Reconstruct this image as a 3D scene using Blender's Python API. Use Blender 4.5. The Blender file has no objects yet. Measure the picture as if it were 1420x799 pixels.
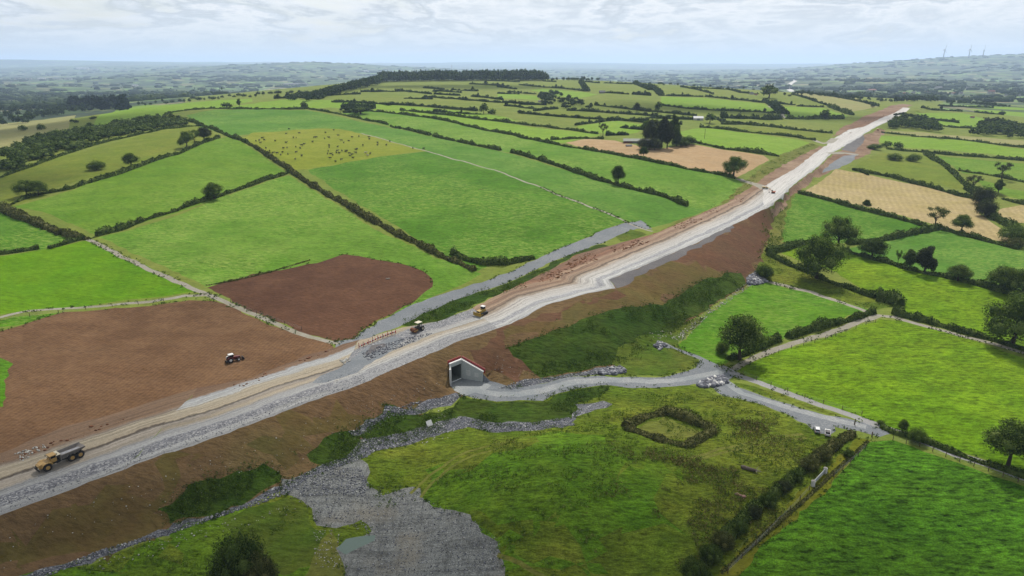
import bpy, math, random, time
import numpy as np
from mathutils import Vector, Matrix
from mathutils.geometry import delaunay_2d_cdt
R = math.radians
SC = bpy.context.scene
COL = SC.collection
T0 = time.time()
rng = np.random.default_rng(7)
random.seed(7)

# ---------------------------------------------------------------- camera model (photo pixels 1420 x 799 -> world rays)
CAMZ = 80.0
FPX = 947.0
PITCH = math.atan(309.5 / FPX)
CP, SP = math.cos(PITCH), math.sin(PITCH)

def ray(px, py):
    u = (np.asarray(px, float) - 710.0) / FPX
    v = (399.5 - np.asarray(py, float)) / FPX
    return u, CP + v * SP, -SP + v * CP          # x, y, z per unit of depth

def unproj(px, py, z):
    dx, dy, dz = ray(px, py)
    t = (z - CAMZ) / dz
    return dx * t, dy * t

def uvof(x, y):
    r = np.hypot(x, y)
    return np.arctan2(x, y), np.log(np.maximum(r, 1.0))

# ---------------------------------------------------------------- noise
def _hash(ix, iy, s):
    n = (ix.astype(np.int64) * 374761393 + iy.astype(np.int64) * 668265263 + s * 1442695041) & 0x7fffffff
    n = ((n ^ (n >> 13)) * 1274126177) & 0x7fffffff
    return ((n ^ (n >> 16)) & 0xffff) / 65535.0

def vnoise(x, y, s=0):
    x = np.asarray(x, float); y = np.asarray(y, float)
    ix = np.floor(x); iy = np.floor(y)
    fx = x - ix; fy = y - iy
    fx = fx * fx * (3 - 2 * fx); fy = fy * fy * (3 - 2 * fy)
    a = _hash(ix, iy, s); b = _hash(ix + 1, iy, s); c = _hash(ix, iy + 1, s); d = _hash(ix + 1, iy + 1, s)
    return (a + (b - a) * fx) * (1 - fy) + (c + (d - c) * fx) * fy - 0.5

def fbm(x, y, s=0, o=3):
    r = 0; a = 1.0
    for k in range(o):
        r = r + a * vnoise(x * 2 ** k, y * 2 ** k, s + k * 17); a *= 0.5
    return r

# ---------------------------------------------------------------- terrain control points: (px, py, height)
CT = """1140 594 0|1000 520 0|1400 780 -1|1400 650 0|1300 560 .5|1220 440 1.5|1400 480 1|1100 400 2|1200 370 3|1330 400 3|1410 340 5|1100 320 5.5
1250 310 6|1180 260 10|1300 270 9|1400 250 11|1300 215 14|1400 200 15|1230 205 16|1350 170 17|1290 150 21
700 650 3|800 640 3.5|780 690 3|900 700 1|850 780 -2|600 700 -.5|560 760 -2|450 790 -2|950 790 -1.5|930 595 1|1050 560 .5|700 590 0|640 570 0|1100 700 0|980 640 1.5
300 790 -1|150 820 -1|1060 850 -1|1500 900 -1|700 900 -3|200 950 -1|0 900 0|1650 600 0|1600 400 4
0 629 8.5|165 572 8.5|360 516 8|466 483 8|560 455 8.3|636 436 9|700 405 10|806 351 12|910 323 14|1000 285 15.5|1060 256 17
0 500 10|200 470 9|250 410 10|0 430 12|480 400 11|350 440 9|600 380 12|660 375 12.5|100 340 16|300 350 15|0 290 20|120 270 23|200 220 28|400 240 23
300 290 19|560 270 21|700 340 14|750 290 19|880 310 15.5|850 250 21|700 230 25|500 200 28|430 180 31|300 180 33|330 150 38|250 180 34
100 230 26|0 260 22|60 200 25|0 210 20|200 150 35|-150 500 11|-200 350 17|-200 250 20
300 140 38|420 125 42|540 112 46|640 112 48|740 110 47|830 112 45|900 118 43|1000 125 40|1060 128 37|1120 132 33|1200 142 29|1250 150 27
600 150 38|800 160 34|800 190 28|950 220 24|1000 160 31|900 140 38|1000 200 26|1080 230 19|1080 190 24|1150 160 26|1130 148 29|700 130 42|1170 195 21
0 180 8|0 160 -6|100 160 3|0 140 -25|150 140 -14|250 132 -22|-200 180 0"""
CD = """0 120 3800|300 120 4000|450 112 5000|150 105 7000|0 100 9000|0 84 14000|130 85 14000|250 90 15000|330 92 9000|440 86 9000|410 95 7500|520 92 14000|390 91 9500|600 95 9000
1190 89 9500|1250 83.5 9000|1300 80.5 8000|1360 80 8000|1420 77 8000|1500 75 8000|1600 75 8500|1300 100 6000|1400 100 5500|1300 115 3500|1250 125 2500|1400 125 2400|1350 140 1600|1450 145 1400|1180 120 3200|1160 135 1900|1250 138 1700"""

def _solve_terrain():
    P = []; Z = []
    for tok in CT.replace("\n", "|").split("|"):
        a, b, z = map(float, tok.split())
        x, y = unproj(a, b, z); P.append((x, y)); Z.append(z)
    for tok in CD.replace("\n", "|").split("|"):
        a, b, d = map(float, tok.split())
        dx, dy, dz = ray(a, b); P.append((dx * d, dy * d)); Z.append(CAMZ + dz * d)
    for a in (-500, 100, 600, 700, 800, 900, 1000, 1100):
        for d, z in ((2900, -30), (5000, -36), (9000, -32), (14000, -12)):
            if a == 100 and d < 6000 or (a in (700, 1100) and d == 2900): continue
            dx, dy, _ = ray(a, 110); P.append((dx * d, dy * d)); Z.append(z)
    for a in range(-700, 2200, 220):
        z = 135 + 25 * math.sin(a * .011) + (25 if 560 < a < 800 else 0)
        dx, dy, _ = ray(a, 90); P.append((dx * 27000, dy * 27000)); Z.append(z)
        P.append((dx * 40000, dy * 40000)); Z.append(60)
    for a in (-1600, -900, -500, 2000, 2900):
        for d in (60, 150, 400, 1000, 3000, 9000):
            dx, dy, _ = ray(a, 110); n = math.hypot(dx, dy); P.append((dx / n * d, dy / n * d))
            Z.append((8 if a < 0 else 0) if d < 500 else (5 if d < 2000 else -30))
    P = np.array(P); Z = np.array(Z)
    A = np.stack(uvof(P[:, 0], P[:, 1]), 1)
    return A, Z
_A, _Z = _solve_terrain()
def _tps(d2):
    return 0.5 * d2 * np.log(d2 + 1e-12)
_n = len(_A)
_K = _tps(((_A[:, None] - _A[None]) ** 2).sum(-1)) + np.eye(_n) * 0.0015
_Q = np.concatenate([np.ones((_n, 1)), _A], 1)
_M = np.block([[_K, _Q], [_Q.T, np.zeros((3, 3))]])
_W = np.linalg.solve(_M, np.concatenate([_Z, np.zeros(3)]))
AZ0, AZ1, NA = -1.15, 1.15, 560
LR0, LR1, NL = math.log(35), math.log(42000), 620
_ga = np.linspace(AZ0, AZ1, NA); _gl = np.linspace(LR0, LR1, NL)
_G = np.empty((NA, NL))
for i, a in enumerate(_ga):
    d2 = (a - _A[:, 0]) ** 2 + (_gl[:, None] - _A[:, 1]) ** 2
    _G[i] = _tps(d2) @ _W[:_n] + _W[_n] + _W[_n + 1] * a + _W[_n + 2] * _gl
_rr = np.exp(_gl)[None, :]
_gx = _rr * np.sin(_ga)[:, None]; _gy = _rr * np.cos(_ga)[:, None]
_G += fbm(_gx / 900, _gy / 900, 3, 3) * 26 * np.clip((_rr - 1900) / 2500, 0, 1)
_G += fbm(_gx / 3500, _gy / 3500, 31, 3) * 50 * np.clip((_rr - 7000) / 8000, 0, 1)

def base_h(x, y):
    a, l = uvof(x, y)
    fa = np.clip((a - AZ0) / (AZ1 - AZ0) * (NA - 1), 0, NA - 1.001)
    fl = np.clip((l - LR0) / (LR1 - LR0) * (NL - 1), 0, NL - 1.001)
    i = fa.astype(int); j = fl.astype(int); fa = fa - i; fl = fl - j
    z = (_G[i, j] * (1 - fa) + _G[i + 1, j] * fa) * (1 - fl) + (_G[i, j + 1] * (1 - fa) + _G[i + 1, j + 1] * fa) * fl
    r = np.exp(l)
    return z + fbm(x / 14, y / 14, 5, 2) * 0.9 * np.clip((r - 20) / 200, 0, 1) * np.clip(1.6 - r / 1500, .2, 1)

# ---------------------------------------------------------------- road corridor (crest line right, edge line left, toe of the bank)
CREST = np.array([(-120, 760, 8), (0, 715, 8), (76, 687.5, 8), (152, 659, 8), (228, 630, 8), (317, 600, 8), (350, 587, 8), (401, 567, 8), (512, 528, 8), (578, 498.5, 8.2),
  (629, 475.6, 8.5), (674, 461.7, 9), (710, 449, 9.3), (758, 422.4, 10), (814, 407, 11), (852, 399.6, 11.5), (845, 388, 12), (915, 359, 12.8), (960, 339, 13.4), (1017, 312, 14.3), (1060, 290, 15),
  (1075, 280, 15.5), (1101, 256, 16.5), (1136, 230, 17.7), (1153, 213, 18.8), (1170, 203.5, 19.7), (1197, 187, 21.5), (1217, 175, 23), (1240, 165, 25), (1268, 151, 27.5)], float)
LEDGE = np.array([(-120, 672, 8.3), (0, 629, 8.4), (89, 592, 8.4), (165, 572, 8.3), (253, 544, 8.2), (350, 524, 8), (426, 492, 8), (466, 481, 8), (515, 468, 8), (558, 454, 8.2),
  (603, 446, 8.6), (636, 435, 9), (700, 404.7, 10), (758, 377, 11), (806, 351, 12), (910, 323.5, 13.8), (991, 288, 15.3), (1030, 273, 16), (1055, 260, 16.6), (1070, 252, 17),
  (1101, 235, 17.8), (1130, 212, 19), (1146, 202, 20), (1152, 195, 20.5), (1177, 180, 22.2), (1197, 176, 23), (1224, 163, 25), (1240, 157, 26.3), (1255, 148, 28)], float)
TOE = np.array([(-160, 860, 0), (30, 795, -.6), (89, 780, -.6), (142, 760, -.6), (228, 734, -.6), (299, 711, -.6), (360, 690, -.5), (400, 667, -.4), (450, 638, 0), (510, 604, 0), (560, 579, 0),
  (600, 560, 0), (632, 549, 0), (690, 540, 0), (720, 529, 0), (790, 520, 0), (852, 508, 0), (885, 497, .2), (908, 480, .4), (930, 463, .8), (960, 442, 1.2), (1000, 415, 2), (1036, 394, 2.6), (1047, 378, 3.2), (1060, 350, 4.5),
  (1068, 325, 6.5), (1075, 300, 9.5), (1086, 280, 12.5), (1108, 260, 15), (1142, 234, 16.6), (1160, 216, 18), (1178, 206, 19), (1203, 190, 21), (1223, 178, 22.6), (1246, 168, 24.5), (1274, 154, 27)], float)

def _wpl(L):
    x, y = unproj(L[:, 0], L[:, 1], L[:, 2]); return np.stack([x, y, L[:, 2]], 1)
CREST_W, LEDGE_W, TOE_W = _wpl(CREST), _wpl(LEDGE), _wpl(TOE)

def pldist(x, y, L):
    """signed distance (positive to the right of the line), height and station of the nearest point of polyline L"""
    best = np.full(x.shape, 1e18); sd = np.zeros(x.shape); zz = np.zeros(x.shape); st = np.zeros(x.shape); acc = 0.0
    for i in range(len(L) - 1):
        ax, ay, az = L[i]; bx, by, bz = L[i + 1]
        ex, ey = bx - ax, by - ay; l2 = ex * ex + ey * ey; ln = math.sqrt(l2)
        t = np.clip(((x - ax) * ex + (y - ay) * ey) / l2, 0, 1)
        qx, qy = x - (ax + ex * t), y - (ay + ey * t)
        d2 = qx * qx + qy * qy
        m = d2 < best
        cr = (ex * (y - ay) - ey * (x - ax))
        best = np.where(m, d2, best)
        sd = np.where(m, np.where(cr > 0, -1.0, 1.0), sd)
        zz = np.where(m, az + (bz - az) * t, zz)
        st = np.where(m, acc + ln * t, st)
        acc += ln
    return np.sqrt(best) * sd, zz, st
_TOE_LIM = TOE_W
def terrain(x, y, emb=True):
    x = np.asarray(x, float); y = np.asarray(y, float)
    shp = x.shape; x = x.ravel(); y = y.ravel()
    z = base_h(x, y)
    m = (np.hypot(x, y) < 1250) & (x > -260) & (x < 620)
    if m.any():
        xs, ys = x[m], y[m]
        dc, zc, st = pldist(xs, ys, CREST_W)
        dl, zl, _ = pldist(xs, ys, LEDGE_W)
        dt, _, _ = pldist(xs, ys, TOE_W)
        b = z[m].copy()
        L = np.maximum(-dl, 0)
        w = np.clip(L / 28.0, 0, 1); w = w * w * (3 - 2 * w)
        zleft = zl * (1 - w) + b * w
        tot = np.maximum(np.abs(dc), 0) + np.maximum(np.abs(dl), 0) + 1e-6
        zin = (zc * np.abs(dl) + zl * np.abs(dc)) / tot
        ws = np.maximum(dc, 0) / (np.maximum(dc, 0) + np.maximum(-dt, 0) + 1e-6)
        zs = zc * (1 - ws) + b * ws + fbm(xs / 5, ys / 5, 9, 2) * .5 * np.minimum(1, ws * 4) * (1 - ws)
        res = np.where(dl < 0, zleft, np.where(dc <= 0, zin, np.where(dt < 0, zs, b)))
        far_end = np.clip((np.hypot(xs, ys) - 1050) / 180, 0, 1)
        res = res * (1 - far_end) + b * far_end
        z[m] = res
    return z.reshape(shp)

def cast(px, py, zoff=0.0):
    """photo pixels -> world points on the terrain"""
    px = np.atleast_1d(np.asarray(px, float)); py = np.atleast_1d(np.asarray(py, float))
    dx, dy, dz = ray(px, py)
    n = len(px); done = np.zeros(n, bool); T = np.full(n, 30000.0)
    t = 55.0; prev = None; pt = t
    while t < 34000 and not done.all():
        idx = np.nonzero(~done)[0]
        g = (CAMZ + dz[idx] * t) - terrain(dx[idx] * t, dy[idx] * t) - zoff
        if prev is not None:
            hit = g <= 0
            if hit.any():
                k = idx[hit]; g0 = prev[k]; g1 = g[hit]
                T[k] = pt + (t - pt) * g0 / np.maximum(g0 - g1, 1e-9)
                done[k] = True
        else:
            prev = np.zeros(n)
        prev[idx] = g
        pt = t; t *= 1.008
    x, y = dx * T, dy * T
    return np.stack([x, y, terrain(x, y)], 1)

def cast1(px, py):
    p = cast([px], [py])[0]; return float(p[0]), float(p[1]), float(p[2])

# ---------------------------------------------------------------- object helpers
def tag(o, label=None, cat=None, group=None, kind=None):
    if label: o["label"] = label
    if cat: o["category"] = cat
    if group: o["group"] = group
    if kind: o["kind"] = kind
    return o

def mesh_obj(name, verts, faces, mat=None, parent=None, uv=None, smooth=False, fmat=None):
    verts = np.asarray(verts, np.float32).reshape(-1, 3)
    me = bpy.data.meshes.new(name)
    if isinstance(faces, np.ndarray):
        nf, k = faces.shape
        me.vertices.add(len(verts)); me.vertices.foreach_set("co", verts.ravel())
        me.loops.add(nf * k); me.loops.foreach_set("vertex_index", faces.astype(np.int32).ravel())
        me.polygons.add(nf); me.polygons.foreach_set("loop_start", np.arange(0, nf * k, k, dtype=np.int32))
        me.polygons.foreach_set("loop_total", np.full(nf, k, np.int32))
        me.update(calc_edges=True)
    else:
        me.from_pydata([tuple(map(float, v)) for v in verts], [], faces); me.update()
    if uv is not None:
        l = me.uv_layers.new(name="UVMap")
        vi = np.empty(len(me.loops), np.int32); me.loops.foreach_get("vertex_index", vi)
        l.data.foreach_set("uv", np.asarray(uv, np.float32)[vi].ravel())
    if mat is not None:
        for m in (mat if isinstance(mat, (list, tuple)) else [mat]): me.materials.append(m)
    if fmat is not None: me.polygons.foreach_set("material_index", np.asarray(fmat, np.int32))
    if smooth: me.polygons.foreach_set("use_smooth", np.ones(len(me.polygons), bool))
    o = bpy.data.objects.new(name, me); COL.objects.link(o)
    if parent is not None: o.parent = parent
    return o

def empty(name, loc=(0, 0, 0), rz=0, s=1.0, tilt=None):
    o = bpy.data.objects.new(name, None); COL.objects.link(o)
    o.empty_display_size = .5
    o.location = loc; o.rotation_euler = (tilt[0] if tilt else 0, tilt[1] if tilt else 0, rz); o.scale = (s, s, s)
    return o

def lin(c):
    return tuple(((v / 255) / 12.92 if v / 255 <= .04045 else ((v / 255 + .055) / 1.055) ** 2.4) for v in c)
KALB = 0.455
def S(r, g, b, k=1.0):
    return tuple(min(1, v * KALB * k) for v in lin((r, g, b))) + (1,)

# ---------------------------------------------------------------- materials
def new_mat(name, rough=.9, spec=.15):
    m = bpy.data.materials.new(name); m.use_nodes = True
    nt = m.node_tree; b = nt.nodes["Principled BSDF"]
    b.inputs["Roughness"].default_value = rough
    b.inputs["Specular IOR Level"].default_value = spec
    return m, nt, b

def N(nt, t, **kw):
    n = nt.nodes.new(t)
    for k, v in kw.items():
        if k in n.inputs: n.inputs[k].default_value = v
        else: setattr(n, k, v)
    return n

def ramp(nt, fac, pts, interp='LINEAR'):
    r = nt.nodes.new("ShaderNodeValToRGB"); e = r.color_ramp; e.interpolation = interp
    while len(e.elements) > 1: e.elements.remove(e.elements[-1])
    e.elements[0].position = pts[0][0]; e.elements[0].color = pts[0][1]
    for p, c in pts[1:]:
        q = e.elements.new(p); q.color = c
    nt.links.new(fac, r.inputs[0]); return r.outputs[0]

def G1(v): return (v, v, v, 1)

def coords(nt, scale=(1, 1, 1), rot=0.0, obj=True):
    tc = nt.nodes.new("ShaderNodeTexCoord"); mp = nt.nodes.new("ShaderNodeMapping")
    nt.links.new(tc.outputs["Object" if obj else "UV"], mp.inputs[0])
    mp.inputs["Scale"].default_value = scale; mp.inputs["Rotation"].default_value = (0, 0, rot)
    return mp.outputs[0]

def noise(nt, vec, scale, detail=3, rough=.55, dist=0.0):
    n = nt.nodes.new("ShaderNodeTexNoise"); n.inputs["Scale"].default_value = scale
    n.inputs["Detail"].default_value = detail; n.inputs["Roughness"].default_value = rough; n.inputs["Distortion"].default_value = dist
    nt.links.new(vec, n.inputs["Vector"]); return n.outputs["Fac"]

def mix(nt, fac, a, b, mode='MIX'):
    m = nt.nodes.new("ShaderNodeMix"); m.data_type = 'RGBA'; m.blend_type = mode
    for s, v in ((0, fac), (6, a), (7, b)):
        if hasattr(v, "links"): nt.links.new(v, m.inputs[s])
        else: m.inputs[s].default_value = v
    return m.outputs[2]

def math_(nt, op, a, b=0.0, clamp=False):
    m = nt.nodes.new("ShaderNodeMath"); m.operation = op; m.use_clamp = clamp
    for s, v in ((0, a), (1, b)):
        if hasattr(v, "links"): nt.links.new(v, m.inputs[s])
        else: m.inputs[s].default_value = v
    return m.outputs[0]

def bump(nt, b, h, strength=.4, dist=.3):
    n = nt.nodes.new("ShaderNodeBump"); n.inputs["Strength"].default_value = strength; n.inputs["Distance"].default_value = dist
    nt.links.new(h, n.inputs["Height"]); nt.links.new(n.outputs[0], b.inputs["Normal"])
# ---------------------------------------------------------------- underpass frame (a concrete box cut into the bank)
UPF = {}
UZ = 1.3                                   # track level in the underpass
UL = np.array([-16.0, 161.4]); UR = UL + np.array([2.75, 2.85])
UW = np.array([-7.6, 162.1]); UP_ = UL + np.array([.15, -1.7])
UCORE = np.array([UL, UR, UW, UW + [3.5, -2.5], UW + [2, -7], UL + [4, -9.5], UP_ + [1.6, -5], UP_])
_nat = terrain

def _segdist(x, y, a, b):
    ex, ey = b[0] - a[0], b[1] - a[1]; l2 = ex * ex + ey * ey
    t = np.clip(((x - a[0]) * ex + (y - a[1]) * ey) / l2, 0, 1)
    return np.hypot(x - a[0] - ex * t, y - a[1] - ey * t), t

def _polyd(x, y, P):
    d = np.full(x.shape, 1e9)
    for i in range(len(P)):
        q, _ = _segdist(x, y, P[i], P[(i + 1) % len(P)]); d = np.minimum(d, q)
    d[inpoly(x, y, P)] = 0
    return d

def inpoly(px, py, P):
    c = np.zeros(px.shape, bool); n = len(P); j = n - 1
    for i in range(n):
        yi, yj = P[i, 1], P[j, 1]
        if yi != yj:
            m = (yi > py) != (yj > py)
            c ^= m & (px < (P[j, 0] - P[i, 0]) * (py - yi) / (yj - yi) + P[i, 0])
        j = i
    return c

def terrain(x, y):
    x = np.asarray(x, float); y = np.asarray(y, float); shp = x.shape
    x = x.ravel(); y = y.ravel(); z = _nat(x, y)
    m = (np.abs(x - UL[0]) < 40) & (np.abs(y - UL[1]) < 40)
    if m.any():
        xs, ys, zs = x[m], y[m], z[m].copy()
        nrm = np.array([UR[1] - UL[1], -(UR[0] - UL[0])]); nrm = nrm / np.hypot(*nrm)
        front = (xs - UL[0]) * nrm[0] + (ys - UL[1]) * nrm[1]
        d = _polyd(xs, ys, UCORE)
        wv = UW - UR; wn = np.array([-wv[1], wv[0]]); wn = wn / np.hypot(*wn)
        behind_w = ((xs - UR[0]) * wn[0] + (ys - UR[1]) * wn[1]) > -.02
        tw = ((xs - UR[0]) * wv[0] + (ys - UR[1]) * wv[1]) / (wv @ wv)
        behind = (front < .02) | (behind_w & (tw < 1.0)) | ((xs < UL[0] + (UP_[0] - UL[0]) * .5 + .02) & (ys > UP_[1]))
        dh, th = _segdist(xs, ys, UL, UR); dw, tt = _segdist(xs, ys, UR, UW); dp, _ = _segdist(xs, ys, UL, UP_)
        hb = np.maximum(UZ + 5.15 - .5 * dh, UZ + 5.15 - 2.5 * tt - .6 * dw)
        hb = np.maximum(hb, UZ + 4.3 - .75 * dp)
        zs = np.where(behind, np.maximum(zs, hb), np.minimum(zs, UZ + .55 * d))
        z[m] = zs
    return z.reshape(shp)

def build_underpass_frame():
    UPF['approach'] = np.array([UL, UR, UW, UW + [2.2, -2.2], UW + [1.0, -4.5], UL + [4, -7], UP_ + [1.3, -3], UP_])
    UPF['cap'] = np.array([UL, UR, UR + [-1.4, 1.4], UL + [-1.4, 1.4]])
    UPF['floor'] = lambda v: np.minimum(_nat(v[:, 0], v[:, 1]), UZ + .55 * _polyd(v[:, 0], v[:, 1], UCORE))

# ---------------------------------------------------------------- fast ray casting on a raster of the terrain
_CN, _CM = 1000, 1200
_CA0, _CA1 = -.95, .95
_ca = np.linspace(_CA0, _CA1, _CN); _cl = np.linspace(LR0, LR1, _CM)
_cr = np.exp(_cl)[None, :]
_CG = terrain(_cr * np.sin(_ca)[:, None], _cr * np.cos(_ca)[:, None])
_TS = 50 * 1.008 ** np.arange(820)
def cast(px, py):
    px = np.atleast_1d(np.asarray(px, float)); py = np.atleast_1d(np.asarray(py, float))
    T = np.empty(len(px)); DX, DY, DZ = ray(px, py)
    for s in range(0, len(px), 400):
        dx, dy, dz = DX[s:s + 400, None], DY[s:s + 400, None], DZ[s:s + 400, None]
        def g(t):
            x, y = dx * t, dy * t
            a = np.arctan2(x, y); l = np.log(np.hypot(x, y))
            fa = np.clip((a - _CA0) / (_CA1 - _CA0) * (_CN - 1), 0, _CN - 1.001); fl = np.clip((l - LR0) / (LR1 - LR0) * (_CM - 1), 0, _CM - 1.001)
            i = fa.astype(int); j = fl.astype(int); fa = fa - i; fl = fl - j
            z = (_CG[i, j] * (1 - fa) + _CG[i + 1, j] * fa) * (1 - fl) + (_CG[i, j + 1] * (1 - fa) + _CG[i + 1, j + 1] * fa) * fl
            return CAMZ + dz * t - z
        G = g(_TS[None, :]); hit = G <= 0; hit[:, -1] = True; hit[:, 0] = False
        k = hit.argmax(1); r = np.arange(len(k))
        t0, t1 = _TS[k - 1], _TS[k]; g0, g1 = G[r, k - 1], G[r, k]
        for _ in range(5):
            tm = np.where(g0 - g1 > 1e-9, t0 + (t1 - t0) * np.clip(g0 / np.maximum(g0 - g1, 1e-9), .02, .98), (t0 + t1) / 2)
            gm = g(tm[:, None])[:, 0]; up = gm > 0
            t0 = np.where(up, tm, t0); g0 = np.where(up, gm, g0); t1 = np.where(up, t1, tm); g1 = np.where(up, g1, gm)
        T[s:s + 400] = t1
    x, y = DX * T, DY * T
    return np.stack([x, y, terrain(x, y)], 1)
print('cast grid', round(time.time() - T0, 1))
# ---------------------------------------------------------------- ground materials
def field_mat(name, c1, c2, c3=None, mott=.35, speck=0.0, rows=0.0, rot=0.0, big=.012, bmp=.5, sheen=None, msc=.9):
    m, nt, b = new_mat(name, .9, .03)
    v = coords(nt); vs = coords(nt, (.55, 1.3, 1), rot)
    f = ramp(nt, noise(nt, v, big, 4, .6), [(.36, G1(0)), (.64, G1(1))])
    col = mix(nt, f, c1, c2)
    f2 = ramp(nt, noise(nt, v, .09, 3, .6), [(.38, G1(0)), (.66, G1(1))])
    col = mix(nt, math_(nt, 'MULTIPLY', f2, .55), col, c3 or c2)
    n3 = noise(nt, vs, msc, 4, .65)
    col = mix(nt, 1.0, col, ramp(nt, n3, [(.3, G1(1 - mott)), (.5, G1(1)), (.72, G1(1 + mott * .8))]), 'MULTIPLY')
    n4 = noise(nt, v, 3.3, 2, .7)
    col = mix(nt, 1.0, col, ramp(nt, n4, [(.3, G1(1 - mott * .6)), (.7, G1(1 + mott * .4))]), 'MULTIPLY')
    n5 = noise(nt, coords(nt, (.6, 1.4, 1), rot * .7), .12, 4, .7, .8)
    col = mix(nt, 1.0, col, ramp(nt, n5, [(.32, G1(1 - mott * .35)), (.5, G1(1)), (.66, G1(1 + mott * .5))]), 'MULTIPLY')
    if speck:
        g = ramp(nt, noise(nt, coords(nt, (.5, 1.6, 1), rot + .5), .75, 3, .8, .6), [(.47, G1(0)), (.64, G1(speck))])
        msk = ramp(nt, noise(nt, v, .02, 2, .6), [(.42, G1(.1)), (.58, G1(1))])
        col = mix(nt, math_(nt, 'MULTIPLY', g, msk), col, sheen or S(172, 198, 118))
    if rows:
        w = nt.nodes.new("ShaderNodeTexWave"); w.inputs["Scale"].default_value = rows; w.inputs["Distortion"].default_value = 3.5
        w.inputs["Detail"].default_value = 2; w.inputs["Detail Scale"].default_value = .6
        nt.links.new(coords(nt, (1, 1, 1), rot), w.inputs["Vector"])
        col = mix(nt, 1.0, col, ramp(nt, w.outputs["Fac"], [(0, G1(.9 if name.startswith('soil') else .95)), (1, G1(1.07))]), 'MULTIPLY')
    if c1[1] > c1[0] * 1.1: col = mix(nt, 1.0, col, (.96, .93, .62, 1), 'MULTIPLY')
    nt.links.new(col, b.inputs["Base Color"])
    bump(nt, b, n3, bmp, .5)
    return m

def rock_mat(name, a, b_, c, scale=1.4, bmp=.8, ridges=False):
    m, nt, b = new_mat(name, .85, .2)
    v = coords(nt)
    vo = nt.nodes.new("ShaderNodeTexVoronoi"); vo.inputs["Scale"].default_value = scale; nt.links.new(v, vo.inputs["Vector"])
    vr = nt.nodes.new("ShaderNodeSeparateColor"); nt.links.new(vo.outputs["Color"], vr.inputs[0])
    col = ramp(nt, vr.outputs[0], [(0, a), (.45, b_), (.85, b_), (1, c)])
    col = mix(nt, ramp(nt, noise(nt, v, .12, 4, .6), [(.35, G1(0)), (.65, G1(.6))]), col, b_)
    col = mix(nt, 1.0, col, ramp(nt, vo.outputs["Distance"], [(0, G1(1.1)), (.7, G1(.6))]), 'MULTIPLY')
    if ridges:
        for q_, (sx, sy, ro) in enumerate(((.07, .8, .5), (.9, .08, .9), (.06, .7, -.35))):
            wn = noise(nt, coords(nt, (sx, sy, 1), ro), 1.0, 3, .6, 1.2)
            col = mix(nt, 1.0, col, ramp(nt, wn, [(.34, G1(.72)), (.48, G1(1)), (.66, G1(1.14))]), 'MULTIPLY')
        tn = ramp(nt, noise(nt, v, .08, 3, .6), [(.52, G1(0)), (.68, G1(.45))]); col = mix(nt, tn, col, S(150, 140, 120))
    col = mix(nt, 1.0, col, (1.1, 1.1, 1.1, 1), 'MULTIPLY')
    nt.links.new(col, b.inputs["Base Color"]); bump(nt, b, vo.outputs["Distance"], bmp, -.4)
    return m

def gravel_mat(name, a, b_, c, tint=None, bmp=.4):
    m, nt, b = new_mat(name, .9, .2)
    v = coords(nt)
    col = ramp(nt, noise(nt, v, 2.2, 4, .8), [(.3, a), (.5, b_), (.7, c)])
    col = mix(nt, ramp(nt, noise(nt, v, .13, 4, .65), [(.38, G1(0)), (.62, G1(.7))]), col, tint or a)
    col = mix(nt, 1.0, col, (1.2, 1.2, 1.2, 1), 'MULTIPLY')
    nt.links.new(col, b.inputs["Base Color"]); bump(nt, b, noise(nt, v, 1.6, 4, .8), bmp, .4)
    return m

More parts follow.
